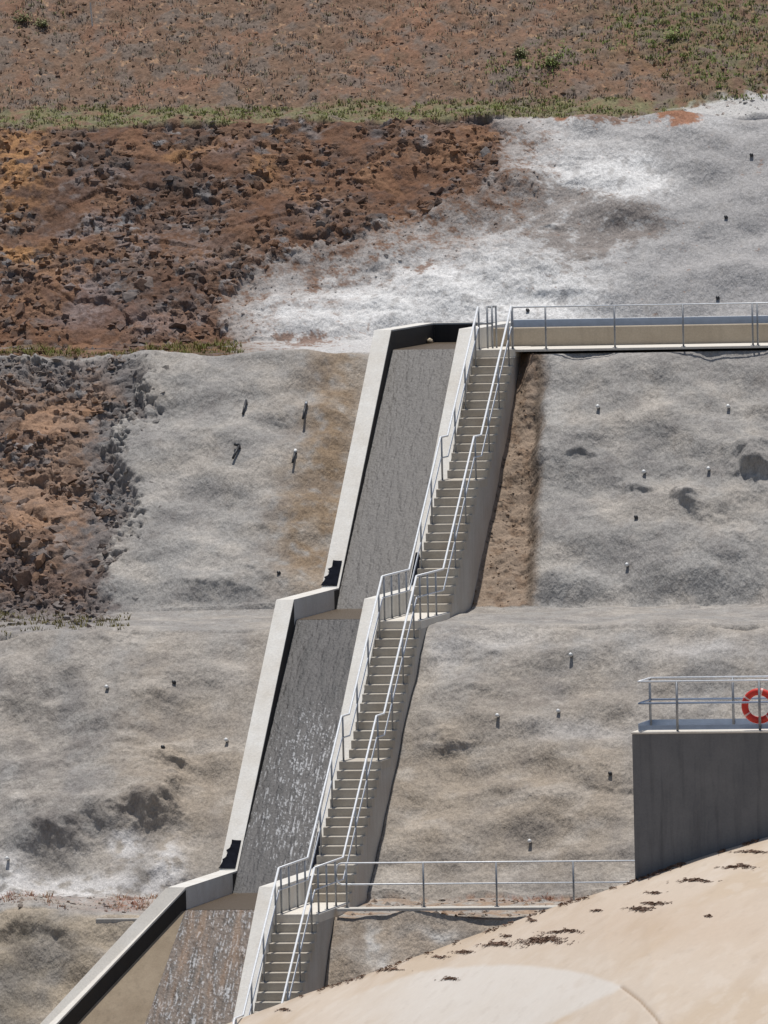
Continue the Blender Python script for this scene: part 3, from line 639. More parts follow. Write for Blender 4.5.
# ------------------------------------------------------------------ handrails
def tube_obj(name, path, r, mat, parent, n=8): return MB().tube(path, r, n).build(name, mat, parent, True)
def handrail(label, paths, posts, group, name='handrail', r=0.026, cat='handrail'):
    base = posts[0][0]; root = empty(name, base); tag(root, label, cat, group)
    for i, p in enumerate(paths): tube_obj('top_rail' if i == 0 else 'middle_rail', p, r if i == 0 else r*0.72, M['steel'], root)
    for a, b in posts:
        po = tube_obj('post', [a, b], 0.023, M['steel_dull'], root)
        MB().box(a[0]-0.05, a[0]+0.05, a[1]-0.05, a[1]+0.05, a[2], a[2]+0.012).build('base_plate', M['steel_dull'], po)
    return root
HR = 1.03
def rail_path(x, fi, h, start, end):
    y0, z0 = Y0[fi], Z0[fi]; P = [(x, start, z0+h)] if start != y0 else []
    if fi == 2:
        y, z, _ = FL[2][13]; y2, z2, _ = FL[2][-1]
        return P + [(x, y0, z0+h), (x, y-TR, z-RS+h), (x, FL[2][14][0], z-RS+h), (x, y2, z2+h)]
    ym = FL[fi][14][0]; zm = FL[fi][14][1]; yb = FL[fi][13][0]-TR
    P += [(x, y0, z0+h), (x, yb, zm+h), (x, ym, zm+h), (x, FL[fi][28][0]-TR, FL[fi][28][1]-RS+h)]
    if end: P.append((x, end, FL[fi][28][1]-RS+h))
    return P
names = ['upper', 'middle', 'lowest']
for x, side in ((-0.90, 'chute side'), (-0.085, 'open side')):
    for fi in range(3):
        start = Y0[fi]; end = (Y0[fi+1]+0.04) if fi < 2 else None
        pts = [rail_path(x, fi, HR, start, end), rail_path(x, fi, HR*0.52, start, end)]
        posts = []
        for kk in (1, 6, 11, 14, 19, 24):
            if kk < len(FL[fi]):
                y, z, dpt = FL[fi][kk]; yy = y+0.13
                # rail height over this tread
                import bisect
                pl = [(p[1], p[2]) for p in pts[0]][::-1]; zr = float(np.interp(yy, [a for a, _ in pl], [b for _, b in pl]))
                posts.append(((x, yy, z), (x, yy, zr)))
        if fi < 2:
            zz = Z0[fi+1]
            for f_ in ((0.10, 0.40, 0.72) if side == 'open side' else (0.05, 0.33, 0.62, 0.9)):
                yy = Y0[fi+1]+0.07+f_*3.1; posts.append(((x, yy, zz), (x, yy, zz+HR)))
        if fi == 0: posts.insert(0, ((x, 12.43, Z0[0]), (x, 12.43, Z0[0]+HR)))
        if fi == 0:
            pts = [[(x, 12.45, Z0[0]+HR)]+p for p in pts] if False else pts
        handrail('galvanised handrail along the %s stair flight, %s' % (names[fi], side), pts, posts, 'stair handrails')
# head of the stair: short gate frame
gt = empty('steel_gate', (-0.75, 13.4, 5.895)); tag(gt, 'small grey steel gate frame at the stair head beside the chute', 'gate')
for x, y in ((-0.84, 13.2), (-0.72, 13.2), (-0.70, 13.6)): tube_obj('post', [(x, y, 5.895), (x, y, 6.92)], 0.024, M['steel_dull'], gt)
tube_obj('bar', [(-0.84, 13.2, 6.9), (-0.72, 13.2, 6.9), (-0.70, 13.6, 6.9)], 0.02, M['steel_dull'], gt); tube_obj('bar', [(-1.1, 13.2, 6.5), (-0.70, 13.2, 6.5)], 0.03, M['steel_dull'], gt)
# upper walkway rail
tx = [onY(p, 345, 12.45)[0] for p in (513, 546, 615, 683.5, 753)]; tx += [tx[-1]+1.74*k for k in (1, 2, 3, 4)]
handrail('straight steel handrail along the upper walkway', [[(tx[0], 12.45, 6.90), (tx[-1]+0.4, 12.45, 6.90)]], [((x, 12.45, 5.885), (x, 12.45, 6.90)) for x in tx+[tx[4]+0.12]], None, r=0.02)
# lower walkway: kerb and rail
kb = MB().box(0.06, 14, -10.66, -10.25, -5.965, -5.90, 0.012).build('concrete_kerb', M['landing']); tag(kb, 'pale concrete kerb under the lower walkway rail', 'kerb')
bx = [onY(p, 907, -10.42)[0] for p in (347, 424, 497, 574)]; bx += [bx[-1]+1.75, bx[-1]+3.5, bx[-1]+5.2]
x0, x1 = bx[0]-0.22, bx[-1]; zt, zm = -4.90, -5.38
loop = [(x1, -10.42, zt), (x0+0.12, -10.42, zt)] + [(x0+0.12-0.12*math.sin(a), -10.42, zt-0.12+0.12*math.cos(a)) for a in (0.5, 1.0, 1.57)] + [(x0+0.12-0.12*math.cos(a), -10.42, zm+0.12-0.12*math.sin(a)) for a in (0.0, 0.5, 1.0, 1.57)] + [(x1, -10.42, zm)]
handrail('low steel rail with rounded end along the lower walkway', [loop], [((x, -10.42, -5.90), (x, -10.42, zt)) for x in bx], None, r=0.02)

# ------------------------------------------------------------------ pier with guard rail and life ring
YP = -24.0
pl_ = onY(632, 732, YP); PXL, PZT = float(pl_[0]), float(pl_[2])
pier = empty('concrete_pier', (PXL+4, YP+0.9, -14)); tag(pier, 'dark grey concrete pier wall standing behind the pale crest', 'pier')
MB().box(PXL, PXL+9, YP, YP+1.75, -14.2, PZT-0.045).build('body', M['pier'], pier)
MB().box(PXL-0.015, PXL+9.01, YP-0.015, YP+1.765, PZT-0.044, PZT, 0.01).build('coping', M['landing'], pier)
gr = empty('guard_rail', (PXL+1, YP+0.1, PZT)); tag(gr, 'blue-grey steel guard rail on top of the dark pier', 'guard rail')
zt1 = PZT+1.06; zm1 = PZT+0.60
fx = [onY(p, 728, YP+0.1)[0] for p in (677.5, 760)]; fx += [fx[1]+1.75*k for k in (1, 2, 3)]
bxs = [onY(p, 720, YP+1.5)[0] for p in (650.5, 733.5)]; bxs += [bxs[1]+1.75*k for k in (1, 2, 3)]
for yy, xl in ((YP+0.1, fx), (YP+1.5, bxs)):
    tube_obj('top_rail', [(PXL+0.14, yy, zt1), (PXL+8.8, yy, zt1)], 0.026, M['steel'], gr); tube_obj('middle_rail', [(PXL+0.14, yy, zm1), (PXL+8.8, yy, zm1)], 0.022, M['channel'], gr)
    for x in xl: tube_obj('post', [(x, yy, PZT), (x, yy, zt1)], 0.028, M['steel_dull'], gr)
tube_obj('end_rail', [(PXL+0.14, YP+0.1, zt1), (PXL+0.14, YP+1.5, zt1)], 0.026, M['steel'], gr); tube_obj('end_rail', [(PXL+0.14, YP+0.1, zm1), (PXL+0.14, YP+1.5, zm1)], 0.022, M['channel'], gr)
MB().box(PXL+0.14, PXL+8.8, YP+1.52, YP+1.532, PZT+0.003, PZT+0.17).build('kick_plate', M['channel'], gr)
MB().box(PXL+0.12, PXL+0.132, YP+0.1, YP+1.5, PZT+0.003, PZT+0.17).build('kick_plate', M['channel'], gr)
MB().box(PXL+0.14, PXL+8.8, YP+0.125, YP+0.135, PZT+0.03, PZT+0.13).build('kick_plate', M['channel'], gr)
# ring
rc_ = onY(759, 706, YP+0.2); ring = empty('life_ring', (rc_[0], YP+0.2, rc_[2])); tag(ring, 'red life ring with pale bands hung on the pier rail', 'life ring')
def torus(R_, r_, a0_, a1_, n, m_=12):
    V = []; Fc = []; full = abs(a1_-a0_-2*math.pi) < 1e-6; N = n if full else n+1
    for i in range(N):
        a = a0_+(a1_-a0_)*i/n; ca, sa_ = math.cos(a), math.sin(a)
        for j in range(m_):
            b = 2*math.pi*j/m_; rr = R_+r_*math.cos(b); V.append((rc_[0]+rr*ca, YP+0.2+r_*0.7*math.sin(b), rc_[2]+rr*sa_))
    for i in range(n):
        for j in range(m_): i2 = (i+1) % N; Fc.append((i*m_+j, i2*m_+j, i2*m_+(j+1) % m_, i*m_+(j+1) % m_))
    return MB().add(V, Fc)
torus(0.305, 0.075, 0, 2*math.pi, 48).build('ring', M['red'], ring, True)
for a in (0.6, 1.35, 2.55, 3.75, 5.4): torus(0.305, 0.079, a-0.06, a+0.06, 4).build('band', M['band'], ring, True)
tube_obj('hook', [(rc_[0], YP+0.1, rc_[2]+0.40), (rc_[0], YP+0.2, rc_[2]+0.36), (rc_[0], YP+0.2, rc_[2]+0.2)], 0.012, M['steel'], ring)

# ------------------------------------------------------------------ rounded pale crest in the foreground
EDGE = [(120, 1058), (200, 1033), (240, 1019), (310, 992), (345, 982), (440, 948), (540, 912), (600, 892), (637, 879), (700, 857), (768, 837), (860, 811), (1000, 778)]
def edgeY(px): return float(np.interp(px, [120, 240, 600, 640], [-15.0, -16.5, -23.6, -24.02]))
epx = np.arange(120, 1000, 2.0); epy = np.interp(epx, [e[0] for e in EDGE], [e[1] for e in EDGE])
kk = np.hanning(25); kk /= kk.sum(); epy = np.convolve(np.pad(epy, 12, 'edge'), kk, 'valid')
Bk = np.array([onY(a, b, edgeY(a)) for a, b in zip(epx, epy)])
sl_ = np.concatenate([np.arange(0, 15.5, 0.06), [15.5]])
CG = np.zeros((len(sl_), len(epx), 3))
for i, s_ in enumerate(sl_):
    CG[i] = Bk + np.array([0.205*s_, -s_, 0]); CG[i, :, 2] -= 0.070*s_ + 0.0060*s_*s_
qx, qy = proj(CG)
CG[..., 2] += 0.012*fbm(CG[..., 0]*0.6, CG[..., 1]*0.4, 3, 121)
cc = np.zeros(CG.shape) + lin(198, 183, 166)
m1 = fbm(CG[..., 0]*0.35+2, CG[..., 1]*0.22, 4, 123); m2 = fbm(CG[..., 0]*2.2, CG[..., 1]*1.1, 4, 125)
cc = mixa(cc, lin(188, 168, 144), sstep(-0.1, 0.6, m1)*0.6); cc = mixa(cc, lin(206, 194, 180), sstep(0.1, 0.5, m2)*0.35)
cc = mixa(cc, lin(188, 166, 144), np.exp(-(((qx-660)/160)**2+((qy-925)/30)**2))*0.5)
wp = sdpoly(qx+1.5*m2, qy+1.0*m2, [(40, 1100), (250, 1040), (330, 1006), (400, 978), (440, 968.5), (500, 965), (545, 967), (590, 975), (622, 987), (590, 1004), (545, 1024), (470, 1070), (300, 1200)])
cc = mixa(cc, lin(208, 203, 196), sstep(-3, 2.0, wp)*0.66*sstep(280, 460, qx))
jl = [(622, 987), (640, 1000), (655, 1016), (668, 1035), (690, 1075)]
jd = np.full(qx.shape, 1e9)
for (a1, b1), (a2, b2) in zip(jl[:-1], jl[1:]):
    t_ = np.clip(((qx-a1)*(a2-a1)+(qy-b1)*(b2-b1))/((a2-a1)**2+(b2-b1)**2), 0, 1); jd = np.minimum(jd, np.hypot(qx-a1-t_*(a2-a1), qy-b1-t_*(b2-b1)))
CG[..., 2] -= 0.03*np.exp(-(jd/1.3)**2); cc = mixa(cc, lin(150, 128, 106), np.exp(-(jd/1.4)**2)*0.8)
cc = mixa(cc, lin(176, 154, 130), sstep(0.25, 0.7, fbm(CG[..., 0]*0.9, CG[..., 1]*0.35, 3, 127))*0.2); cc = mixa(cc, lin(150, 134, 118), sstep(0.55, 0.75, fbm(CG[..., 0]*3, CG[..., 1]*1.2, 3, 129))*0.1)
jd2 = np.abs(sdpoly(qx, qy, [(40, 1100), (250, 1040), (622, 987), (545, 1024), (300, 1200)]))
cc = mixa(cc, lin(168, 146, 120), np.exp(-((qy-epy[None, :])/5)**2)*0.5*sstep(-0.3, 0.3, m2))
nr, nc = CG.shape[:2]
V = CG.reshape(-1, 3); ii = np.arange(nr-1)[:, None]*nc + np.arange(nc-1)[None, :]; q4 = np.stack([ii, ii+1, ii+nc+1, ii+nc], -1).reshape(-1, 4)
crestroot = empty('spillway_crest', (8, -28, -14)); tag(crestroot, 'broad pale cream concrete spillway crest curving across the foreground', 'spillway')
def gridobj(name, V, Fc, cols, mat, parent=None):
    me = bpy.data.meshes.new(name); me.from_pydata(V.tolist(), [], Fc.tolist()); me.update()
    me.polygons.foreach_set('use_smooth', np.ones(len(me.polygons), bool))
    at = me.color_attributes.new('Col', 'FLOAT_COLOR', 'POINT'); c4 = np.ones((len(V), 4), np.float32); c4[:, :3] = cols.reshape(-1, 3); at.data.foreach_set('color', c4.ravel())
    return link(name, me, mat, parent)
gridobj('deck', V, q4, cc, M['crest'], crestroot)
bk = CG[0]; fr = CG[-1]
def curtain(name, row, zb, mat):
    n = len(row); vs = [tuple(p) for p in row]+[(p[0], p[1], zb) for p in row]; return MB().add(vs, [(i, i+1, i+1+n, i+n) for i in range(n-1)]).build(name, mat, crestroot)
curtain('back_face', bk[::4], -14.1, M['flank']); curtain('front_face', fr[::4], -14.1, M['stained'])
for jx in (0, -1): 
    c_ = CG[:, jx][::6]; curtain('end_face', c_, -14.1, M['flank'])
GCN = Vector((0, 0.1, 1)).normalized()
def on_crest(px, py):
    i, j = np.unravel_index(np.argmin((qx-px)**2+(qy-py)**2), qx.shape); return CG[i, j]
LIT = [(542, 941, 26, 5, 'largest dark patch of dead leaves on the crest'), (498, 945, 19, 3.2, 'long patch of dead leaves just left of the largest one'), (564, 932, 21, 2.2, 'thin streak of dead leaves above the largest patch'),
       (640, 909, 13, 3.0, 'thick leaf patch low under the pier corner'), (655, 903.5, 14, 2.2, 'leaf patch just above the thick one under the pier'), (654, 893, 10, 1.4, 'short thin leaf streak below the pier edge'),
       (694, 881, 20, 2.0, 'broken leaf streak halfway along the pier'), (738, 867, 17, 2.6, 'dark leaf patch below the life ring side of the pier'), (754, 852, 18, 1.7, 'long leaf streak near the right edge of the photo'),
       (463, 952, 11, 2.2, 'small leaf patch left of the long patch'), (450, 979, 11, 1.8, 'lone leaf streak on the whitest concrete'), (507, 936, 6, 1.8, 'small leaf tuft above the long patch'), (532, 921, 5, 1.6, 'tiny leaf tuft near the crest edge'),
       (597, 911, 6, 1.2, 'tiny leaf specks in the middle of the crest'), (284, 1010, 8, 1.6, 'lowest leaf patch by the foot of the stair'), (390, 970, 14, 1.6, 'leaf streak right of the foot of the stair'), (440, 957, 9, 1.5, 'faint leaf streak near the crest edge above the white concrete'), (709, 916, 5, 1.0, 'single dark leaf on the bare tan concrete')]
def litter(label, cx, cy, rx, ry, dens=1.0):
    root = on_crest(cx, cy); V = []; Fc = []; r_ = random.Random(int(cx*7+cy)); n = int((rx*ry*3.2+12)*dens)
    for k in range(n):
        a = r_.gauss(0, 0.5); b = r_.gauss(0, 0.32) + 0.25*math.sin(a*3+cx*1.7) + 0.15*math.sin(a*11+cx)
        p = on_crest(cx+a*rx, cy+b*ry); sz = r_.uniform(0.022, 0.055); th = r_.uniform(0, 6.28); h = r_.uniform(0.004, 0.03)*(1.3 if abs(a) < 0.5 else 0.6)
        ux, uy = math.cos(th), math.sin(th); b0_ = len(V)
        V += [(p[0]-ux*sz*1.6, p[1]-uy*sz*1.6, p[2]+0.004), (p[0]+uy*sz*0.6, p[1]-ux*sz*0.6, p[2]+h), (p[0]+ux*sz*1.6, p[1]+uy*sz*1.6, p[2]+h*0.6), (p[0]-uy*sz*0.6, p[1]+ux*sz*0.6, p[2]+h*0.8)]
        Fc += [(b0_, b0_+1, b0_+2), (b0_, b0_+2, b0_+3)]
    o = MB().add(V, Fc).build('leaf_litter', M['leaf']); tag(o, label, 'dead leaves', 'patches of dead leaves on the crest'); return o
for (cx, cy, rx, ry, lb) in LIT: litter(lb, cx, cy, rx, ry)
# leaves caught along the foot of the pier and the far edge
V = []; Fc = []; r_ = random.Random(3)
for k in range(900):
    px_ = r_.choice((r_.uniform(300, 560), r_.uniform(560, 768), r_.uniform(640, 768)))
    if pn(np.array([px_*0.06]), np.array([0.3]), 3)[0] < -0.05: continue
    py_ = float(np.interp(px_, epx, epy)); p = on_crest(px_, py_ + abs(r_.gauss(0, 1.2))+0.3); sz = r_.uniform(0.02, 0.05); th = r_.uniform(0, 6.28); h = r_.uniform(0.01, 0.06)
    ux, uy = math.cos(th), math.sin(th); b0_ = len(V)
    V += [(p[0]-ux*sz*1.6, p[1]-uy*sz*1.6, p[2]+0.004), (p[0]+uy*sz*0.6, p[1]-ux*sz*0.6, p[2]+h), (p[0]+ux*sz*1.6, p[1]+uy*sz*1.6, p[2]+h*0.6), (p[0]-uy*sz*0.6, p[1]+ux*sz*0.6, p[2]+h*0.8)]
    Fc += [(b0_, b0_+1, b0_+2), (b0_, b0_+2, b0_+3)]
o = MB().add(V, Fc).build('edge_leaves', M['leaf']); tag(o, 'scatter of dead leaves caught along the far edge of the crest', 'dead leaves', kind='stuff')

# concrete sill on the lower left bench
p = onY(97, 919, -10.5); sill = MB().box(float(p[0]), float(p[0])+2.2, -10.62, -9.6, -6.75, float(p[2])+0.02, 0.02).build('concrete_sill', M['flank']); tag(sill, 'grey concrete sill on the bench left of the chute', 'sill')

# ------------------------------------------------------------------ weep pipes
def weep(label, px, py, L=0.16, r=0.032, tip=True, dark=True):
    p, nrm_ = at_px(px, py); root = empty('drain_pipe', p); tag(root, label, 'drain pipe', 'drain pipes in the sprayed slope')
    dr = Vector((0, -0.95, 0.28)).normalized(); a = p - dr*0.15; b = p + dr*L
    tube_obj('pipe', [a, b], r, M['pipe'], root)
    if tip: tube_obj('cap', [b - dr*0.06, b + dr*0.03], r*1.18, M['pvc'], root)
WP = [(599, 408, 'white-tipped drain pipe below the left end of the walkway rail', 1), (729, 407, 'white-tipped drain pipe high on the slope at the far right', 1), (644, 473, 'white-tipped drain pipe at mid slope, nearest the stair', 1), (710, 470, 'white-tipped drain pipe just left of the dark hollow', 1),
      (637, 518, 'small dark drain pipe under the mid-slope pair', 0), (627, 566, 'small drain pipe near the foot of the slope right of the stair', 1), (572, 656, 'white-tipped drain pipe just below the bench right of the stair', 1), (499, 717, 'white-tipped drain pipe beside the lower stair flight', 1), (560, 712, 'dark drain pipe between the lower stair and the pier', 1),
      (530, 842, 'small drain pipe above the lower walkway rail', 1), (611, 774, 'tiny drain pipe close to the pier', 0), (752, 156, 'dark drain pipe in the white slope at the top right', 0), (718, 298, 'tiny dark drain pipe above the walkway rail', 0), (727, 218, 'small drain hole pipe in the middle of the white slope', 0), (528, 311, 'dark drain pipe just above the stair head', 0),
      (107, 688, 'white-tipped drain pipe on the lower left slope', 1), (175, 683, 'dark drain pipe right of the white-tipped one on the lower left', 0), (164, 748, 'tiny drain pipe above the big hollow on the left', 0), (228, 741, 'tiny drain pipe beside the second chute run', 1), (9, 859, 'drain pipe at the far left edge above the lower bench', 1), (279, 573, 'dark drain pipe left of the upper chute foot', 0)]
for px_, py_, lb, tp in WP: weep(lb, px_, py_, 0.13 if tp else 0.09, 0.036 if tp else 0.045, bool(tp))
def longpipe(label, px, py, L, tilt, tip, elbow=False):
    p, nrm_ = at_px(px, py); root = empty('long_drain_pipe', p); tag(root, label, 'drain pipe', 'long pipes hanging on the sprayed slope left of the chute')
    dn = Vector((tilt, -0.80, -0.60)).normalized(); o_ = Vector((0, -0.6, 0.8))
    a = p - o_*0.1; b = p + o_*0.10; c_ = b + dn*L
    tube_obj('pipe', [a, b, c_], 0.031, M['pipe'], root)
    if tip: tube_obj('collar', [b - dn*0.02, b + dn*0.08], 0.037, M['pvc'] if tip == 1 else M['steel_dull'], root)
    if elbow: tube_obj('elbow', [b, b + Vector((-0.12, 0.0, 0.03))], 0.04, M['pipe'], root)
longpipe('dark pipe hanging on the slope, upper left of the four', 247, 404, 0.50, 0, 0); longpipe('dark pipe hanging on the slope, upper right of the four', 307, 406, 0.60, 0.02, 2)
longpipe('tilted dark pipe with elbow, lower left of the four', 239, 448, 0.50, -0.16, 0, True); longpipe('dark pipe with pale collar, lower right of the four', 296, 453, 0.46, 0.0, 1)

# ------------------------------------------------------------------ rocks
def rockmat():
    m, n, l, b = newmat('bedrock_stone'); v = objco(n, l); oi = n.new('ShaderNodeObjectInfo')
    gk = mapr(n, l, nz(n, l, 9.0, 5, 0.7, v), 0.3, 0.7, 0.7, 1.3)
    k2 = n.new('ShaderNodeVectorMath'); k2.operation = 'SCALE'; l.new(oi.outputs['Color'], k2.inputs[0]); l.new(gk, k2.inputs['Scale']); l.new(k2.outputs[0], b.inputs['Base Color'])
    b.inputs['Roughness'].default_value = 0.95; b.inputs['Specular IOR Level'].default_value = 0.15; bump(n, l, b, nz(n, l, 18.0, 6, 0.7, v), 0.6, 0.04); return m
M['rock'] = rockmat()
RC = [lin(92, 84, 80), lin(132, 127, 123), lin(112, 86, 70), lin(142, 110, 82), lin(160, 156, 152)]
HULLS = {}
for mi in range(5):
    for hi_ in range(4):
        me = hull(1.0, 13, 50+hi_*9+mi, 0.5); me.materials.append(M['rock']); HULLS[(mi, hi_)] = me
def scatter(mask, n, seed):
    r_ = np.random.default_rng(seed); idx = np.flatnonzero(mask.ravel()); pk = r_.choice(idx, size=min(n, len(idx)), replace=False); return np.unravel_index(pk, mask.shape)
def put_rocks(parent, mask, n, seed, smin, smax, weights):
    ii, jj = scatter(mask, n, seed); r_ = random.Random(seed)
    for i, j in zip(ii, jj):
        mi = r_.choices(range(5), weights)[0]; s_ = smin+(smax-smin)*r_.random()**2.2
        o = bpy.data.objects.new('rock', HULLS[(mi, r_.randrange(4))]); col.objects.link(o); o.parent = parent
        nv = Vector(GN[i, j]); o.location = Vector(GV[i, j]) - nv*s_*0.24; cl_ = 0.42*RC[mi]+0.58*CO[i, j]; o.color = (*[float(q) for q in cl_], 1)
        o.rotation_mode = 'QUATERNION'; o.rotation_quaternion = nv.to_track_quat('Z', 'Y') @ Vector((0, 0, 1)).rotation_difference(Vector((r_.uniform(-.5, .5), r_.uniform(-.5, .5), 1)).normalized()) @ Matrix.Rotation(r_.uniform(0, 6.28), 3, 'Z').to_quaternion()
        o.scale = (s_*r_.uniform(0.8, 1.4), s_*r_.uniform(0.7, 1.0), s_*r_.uniform(0.7, 1.2))
put_rocks(slopes[1], (rockD > 0.8) & inview & (SG == 2) & (PY > 140) & (stony > 0.6), 190, 5, 0.10, 0.36, (5, 4, 5, 1.5, 0.3))
put_rocks(slopes[2], (rockC > 0.7) & inview & (SG == 4), 130, 6, 0.10, 0.34, (4, 6, 3, 2, 0.4))
put_rocks(slopes[2], (rockC < 0.5) & (C_rock > -30) & inview & (SG == 4), 40, 8, 0.06, 0.14, (5, 6, 0, 0, 0))
def rubble(name, label, parent, mask, n, seed, smin, smax, pal):
    r_ = np.random.default_rng(seed); ii, jj = scatter(mask, n, seed); n = len(ii)
    o8 = np.array([(1, 0, 0), (0, 1, 0), (-1, 0, 0), (0, -1, 0), (0, 0, 1), (0, 0, -1)], float)
    tri = np.array([(0, 1, 4), (1, 2, 4), (2, 3, 4), (3, 0, 4), (1, 0, 5), (2, 1, 5), (3, 2, 5), (0, 3, 5)])
    V = o8[None]*(0.6+0.8*r_.random((n, 6, 1))) + 0.35*(r_.random((n, 6, 3))-0.5)
    sz = (smin+(smax-smin)*r_.random(n)**2.5)[:, None, None]; V = V*sz*np.array([1.25, 0.9, 0.8])
    a = r_.random(n)*6.28; b = (r_.random(n)-0.5)*1.6
    ca, sa_, cb, sb = np.cos(a), np.sin(a), np.cos(b), np.sin(b)
    x = V[..., 0]*ca[:, None]-V[..., 1]*sa_[:, None]; y = V[..., 0]*sa_[:, None]+V[..., 1]*ca[:, None]; z = V[..., 2]
    V = np.stack([x, y*cb[:, None]-z*sb[:, None], y*sb[:, None]+z*cb[:, None]], -1) + GV[ii, jj][:, None, :]
    pc = np.array([lin(*p_) for p_ in pal])[r_.integers(0, len(pal), n)]*(0.7+0.6*r_.random((n, 1))); pc = 0.35*pc+0.65*CO[ii, jj]*1.1
    T_ = (tri[None]+np.arange(n)[:, None, None]*6).reshape(-1, 3)
    me = bpy.data.meshes.new(name); me.from_pydata(V.reshape(-1, 3).tolist(), [], T_.tolist()); me.update()
    at = me.color_attributes.new('Col', 'FLOAT_COLOR', 'POINT'); c4 = np.ones((n*6, 4), np.float32); c4[:, :3] = np.repeat(pc, 6, 0); at.data.foreach_set('color', c4.ravel())
    o = link(name, me, M['terrain'], parent); o['kind'] = 'stuff'; o['label'] = label; return o
PALD = [(100, 86, 76), (84, 80, 80), (118, 92, 74), (146, 140, 136), (128, 98, 76), (112, 104, 100)]
rubble('rubble', 'small broken stones over the brown rock face', slopes[1], (rockD > 0.6) & inview & (stony > 0.35), 3000, 21, 0.015, 0.12, PALD)
rubble('rubble', 'small broken stones on the left rock patch', slopes[2], (rockC > 0.6) & inview & (stony > 0.35), 1500, 22, 0.025, 0.12, PALD+[(140, 108, 80)])
rubble('rubble', 'loose stones on the bare hillside', slopes[0], (soil > 0.5) & inview, 2600, 23, 0.02, 0.07, [(120, 92, 72), (150, 110, 80), (100, 84, 74), (140, 130, 122), (92, 72, 60)])
rubble('rubble', 'dark stones embedded in the fill beside the stair', slopes[2], (strip > 0.6) & inview, 260, 24, 0.012, 0.045, [(70, 58, 50), (150, 120, 92), (100, 80, 64)])
rubble('rubble', 'broken rubble on the lower bench', slopes[3], (SG == 7) & inview & ((X > 0.1) | (X < -3.6)), 700, 25, 0.02, 0.09, [(190, 180, 168), (150, 120, 96), (120, 100, 84), (200, 196, 190)])
rubble('rubble', 'crumbs of rock on the white sprayed slope', slopes[1], (white > 0.7) & inview & (SG == 2) & (edge > 0.3), 260, 26, 0.015, 0.05, [(150, 140, 132), (130, 112, 98)])

# ------------------------------------------------------------------ grass and weeds
def grass(name, label, spots, nb, h0, h1, pal, seed, wdt=0.012, spread=0.09, lean=0.8):
    r_ = np.random.default_rng(seed); ii, jj = spots; n = len(ii); P = GV[ii, jj]
    base = np.repeat(P, nb, 0) + np.concatenate([(r_.random((n*nb, 2))-0.5)*spread*2, np.zeros((n*nb, 1))], 1)*np.array([1, 0.7, 0])
    hh = np.repeat(h0+(h1-h0)*r_.random(n)**1.6, nb)*(0.6+0.5*r_.random(n*nb)); a = r_.random(n*nb)*6.28; ln_ = lean*hh
    tipv = base + np.stack([np.cos(a)*ln_, np.sin(a)*ln_, hh], -1); u = np.stack([-np.sin(a), np.cos(a), 0*a], -1)*wdt
    base[:, 2] -= 0.03
    mid = base*0.5+tipv*0.5 + np.stack([0*a, 0*a, 0.12*hh], -1)
    V = np.stack([base-u, base+u, mid+u*0.8, mid-u*0.8, tipv], 1); m_ = n*nb
    k5 = np.arange(m_)[:, None]*5; Fq = [tuple(x) for x in (k5+np.array([[0, 1, 2, 3]])).tolist()] + [tuple(x) for x in (k5+np.array([[3, 2, 4]])).tolist()]
    pc = np.array([lin(*p_) for p_ in pal])[np.repeat(r_.integers(0, len(pal), n), nb)]*(0.75+0.5*r_.random((m_, 1)))
    me = bpy.data.meshes.new(name); me.from_pydata(V.reshape(-1, 3).tolist(), [], Fq); me.update()
    at = me.color_attributes.new('Col', 'FLOAT_COLOR', 'POINT'); c4 = np.ones((m_*5, 4), np.float32); c4[:, :3] = np.repeat(pc, 5, 0); at.data.foreach_set('color', c4.ravel())
    o = link(name, me, M['foliage']); tag(o, label, 'grass', kind='stuff'); return o
nn = fbm(X*0.8, A*0.8, 3, 131)
benchm = (((SG == 1) | ((SG == 0) & (sarc[seg == 1][0]-A < 0.35))) & inview & (nn > -0.55) & (PX < 668))
grass('bench_grass', 'fringe of short green grass along the top bench', scatter(benchm & (nn > -0.15), 1500, 31), 7, 0.03, 0.10, [(146, 150, 98), (138, 144, 88), (154, 152, 108), (158, 150, 118)], 41, 0.016)
grass('dry_weeds', 'dry greyish weeds dotted over the hillside', scatter((SG == 0) & inview & (nn > -0.35), 3000, 32), 6, 0.03, 0.11, [(150, 136, 122), (140, 128, 118), (152, 142, 122), (134, 126, 100), (146, 130, 120)], 42, 0.014)
gm = (SG == 0) & inview & ((g(690, 25, 100, 50)+g(765, 70, 60, 40)+0.6*g(520, 70, 60, 30)+0.5*g(40, 15, 40, 20)+0.4*g(550, 60, 30, 20)) > 0.35+0.35*rng.random((NR, NX)))
grass('hillside_grass', 'green grass patches on the upper hillside', scatter(gm, 900, 33), 7, 0.03, 0.12, [(132, 146, 84), (142, 150, 92), (124, 138, 80), (150, 152, 104)], 43, 0.016)
fm_ = (SG == 3) & inview & ((g(200, 350, 45, 9)+g(50, 355, 30, 6)+g(15, 352, 20, 6)+0.6*g(130, 355, 60, 6)) > 0.4)
grass('slope_foot_grass', 'thin grass at the foot of the brown rock face', scatter(fm_, 300, 34), 6, 0.05, 0.2, [(112, 116, 60), (128, 120, 72), (104, 100, 60)], 44)
rm_ = (SG == 7) & inview & (((X < -3.7) & ((g(30, 898, 34, 9)+g(128, 903, 24, 9)) > 0.35)) | ((X > 0.3) & ((g(520, 888, 60, 10)+0.6*g(590, 885, 40, 8)) > 0.35)))
grass('red_weeds', 'rusty red dry weeds on the lower bench', scatter(rm_, 130, 35), 7, 0.03, 0.17, [(150, 100, 80), (138, 92, 74), (164, 128, 102), (170, 150, 126)], 45, 0.009, 0.10, 1.1)
lm_ = (SG == 5) & inview & (PX < 130)
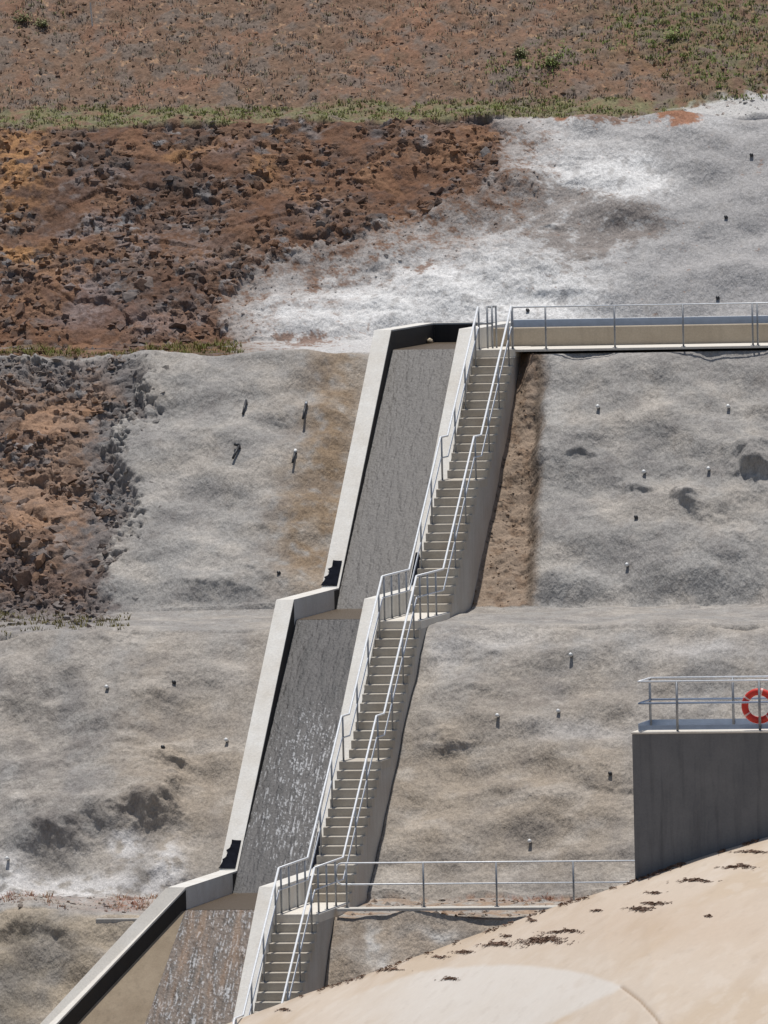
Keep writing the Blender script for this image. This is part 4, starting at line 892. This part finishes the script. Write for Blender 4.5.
grass('bench_tufts', 'sparse tufts at the foot of the left rock patch', scatter(lm_, 160, 36), 6, 0.05, 0.16, [(120, 112, 70), (112, 104, 66)], 46)
def shrub(label, px, py, rad, pal, seed):
    p, n_ = at_px(px, py, [0, 1]); root = empty('shrub', p); tag(root, label, 'shrub', 'small shrubs on the hillside'); r_ = random.Random(seed); V = []; Fc = []; cl = []
    for k in range(320):
        v = Vector((r_.gauss(0, 0.45), r_.gauss(0, 0.45), abs(r_.gauss(0, 0.42)))); c_ = p + Vector((v.x*rad, v.y*rad, v.z*rad*1.1+0.02)); sz = r_.uniform(0.02, 0.045); th = r_.uniform(0, 6.28); e = r_.uniform(-0.8, 0.8)
        u_ = Vector((math.cos(th), math.sin(th), e)).normalized()*sz; w_ = Vector((-math.sin(th), math.cos(th), r_.uniform(-0.5, 0.5))).normalized()*sz*0.5; b0_ = len(V)
        V += [tuple(c_-u_), tuple(c_+w_), tuple(c_+u_), tuple(c_-w_)]; Fc.append((b0_, b0_+1, b0_+2, b0_+3)); cl += [list(lin(*r_.choice(pal))*r_.uniform(0.7, 1.3))]*4
    gridobj('foliage', np.array(V), np.array(Fc), np.array(cl), M['foliage'], root)
    sm = MB()
    for k in range(5):
        a = k*1.3; sm.tube([tuple(p-Vector((0, 0, 0.05))), tuple(p+Vector((math.cos(a)*rad*0.5, math.sin(a)*rad*0.5, rad*0.7)))], 0.008, 5)
    sm.build('stem', M['leaf'], root)
GP = [(132, 146, 86), (142, 152, 98), (122, 136, 80)]
shrub('rounded green shrub in the middle of the hillside', 551, 66, 0.26, GP, 1); shrub('dark green shrub at the top left corner', 22, 22, 0.24, [(118, 124, 82), (130, 130, 94)], 2); shrub('small green shrub right of the top left corner one', 42, 28, 0.2, [(122, 128, 86), (132, 132, 98)], 3)
shrub('green shrub among grass at the top right', 674, 40, 0.22, GP, 4); shrub('pale green shrub right of the orange bare ground', 520, 56, 0.19, [(146, 148, 112), (136, 140, 100)], 5)
p, _n = at_px(93, 26, [0]); stake = MB().tube([tuple(p-Vector((0, 0, 0.1))), tuple(p+Vector((-0.05, 0, 0.62)))], 0.022, 6).build('marker_stake', M['wood']); tag(stake, 'thin pale stake standing on the hillside at top left', 'stake')
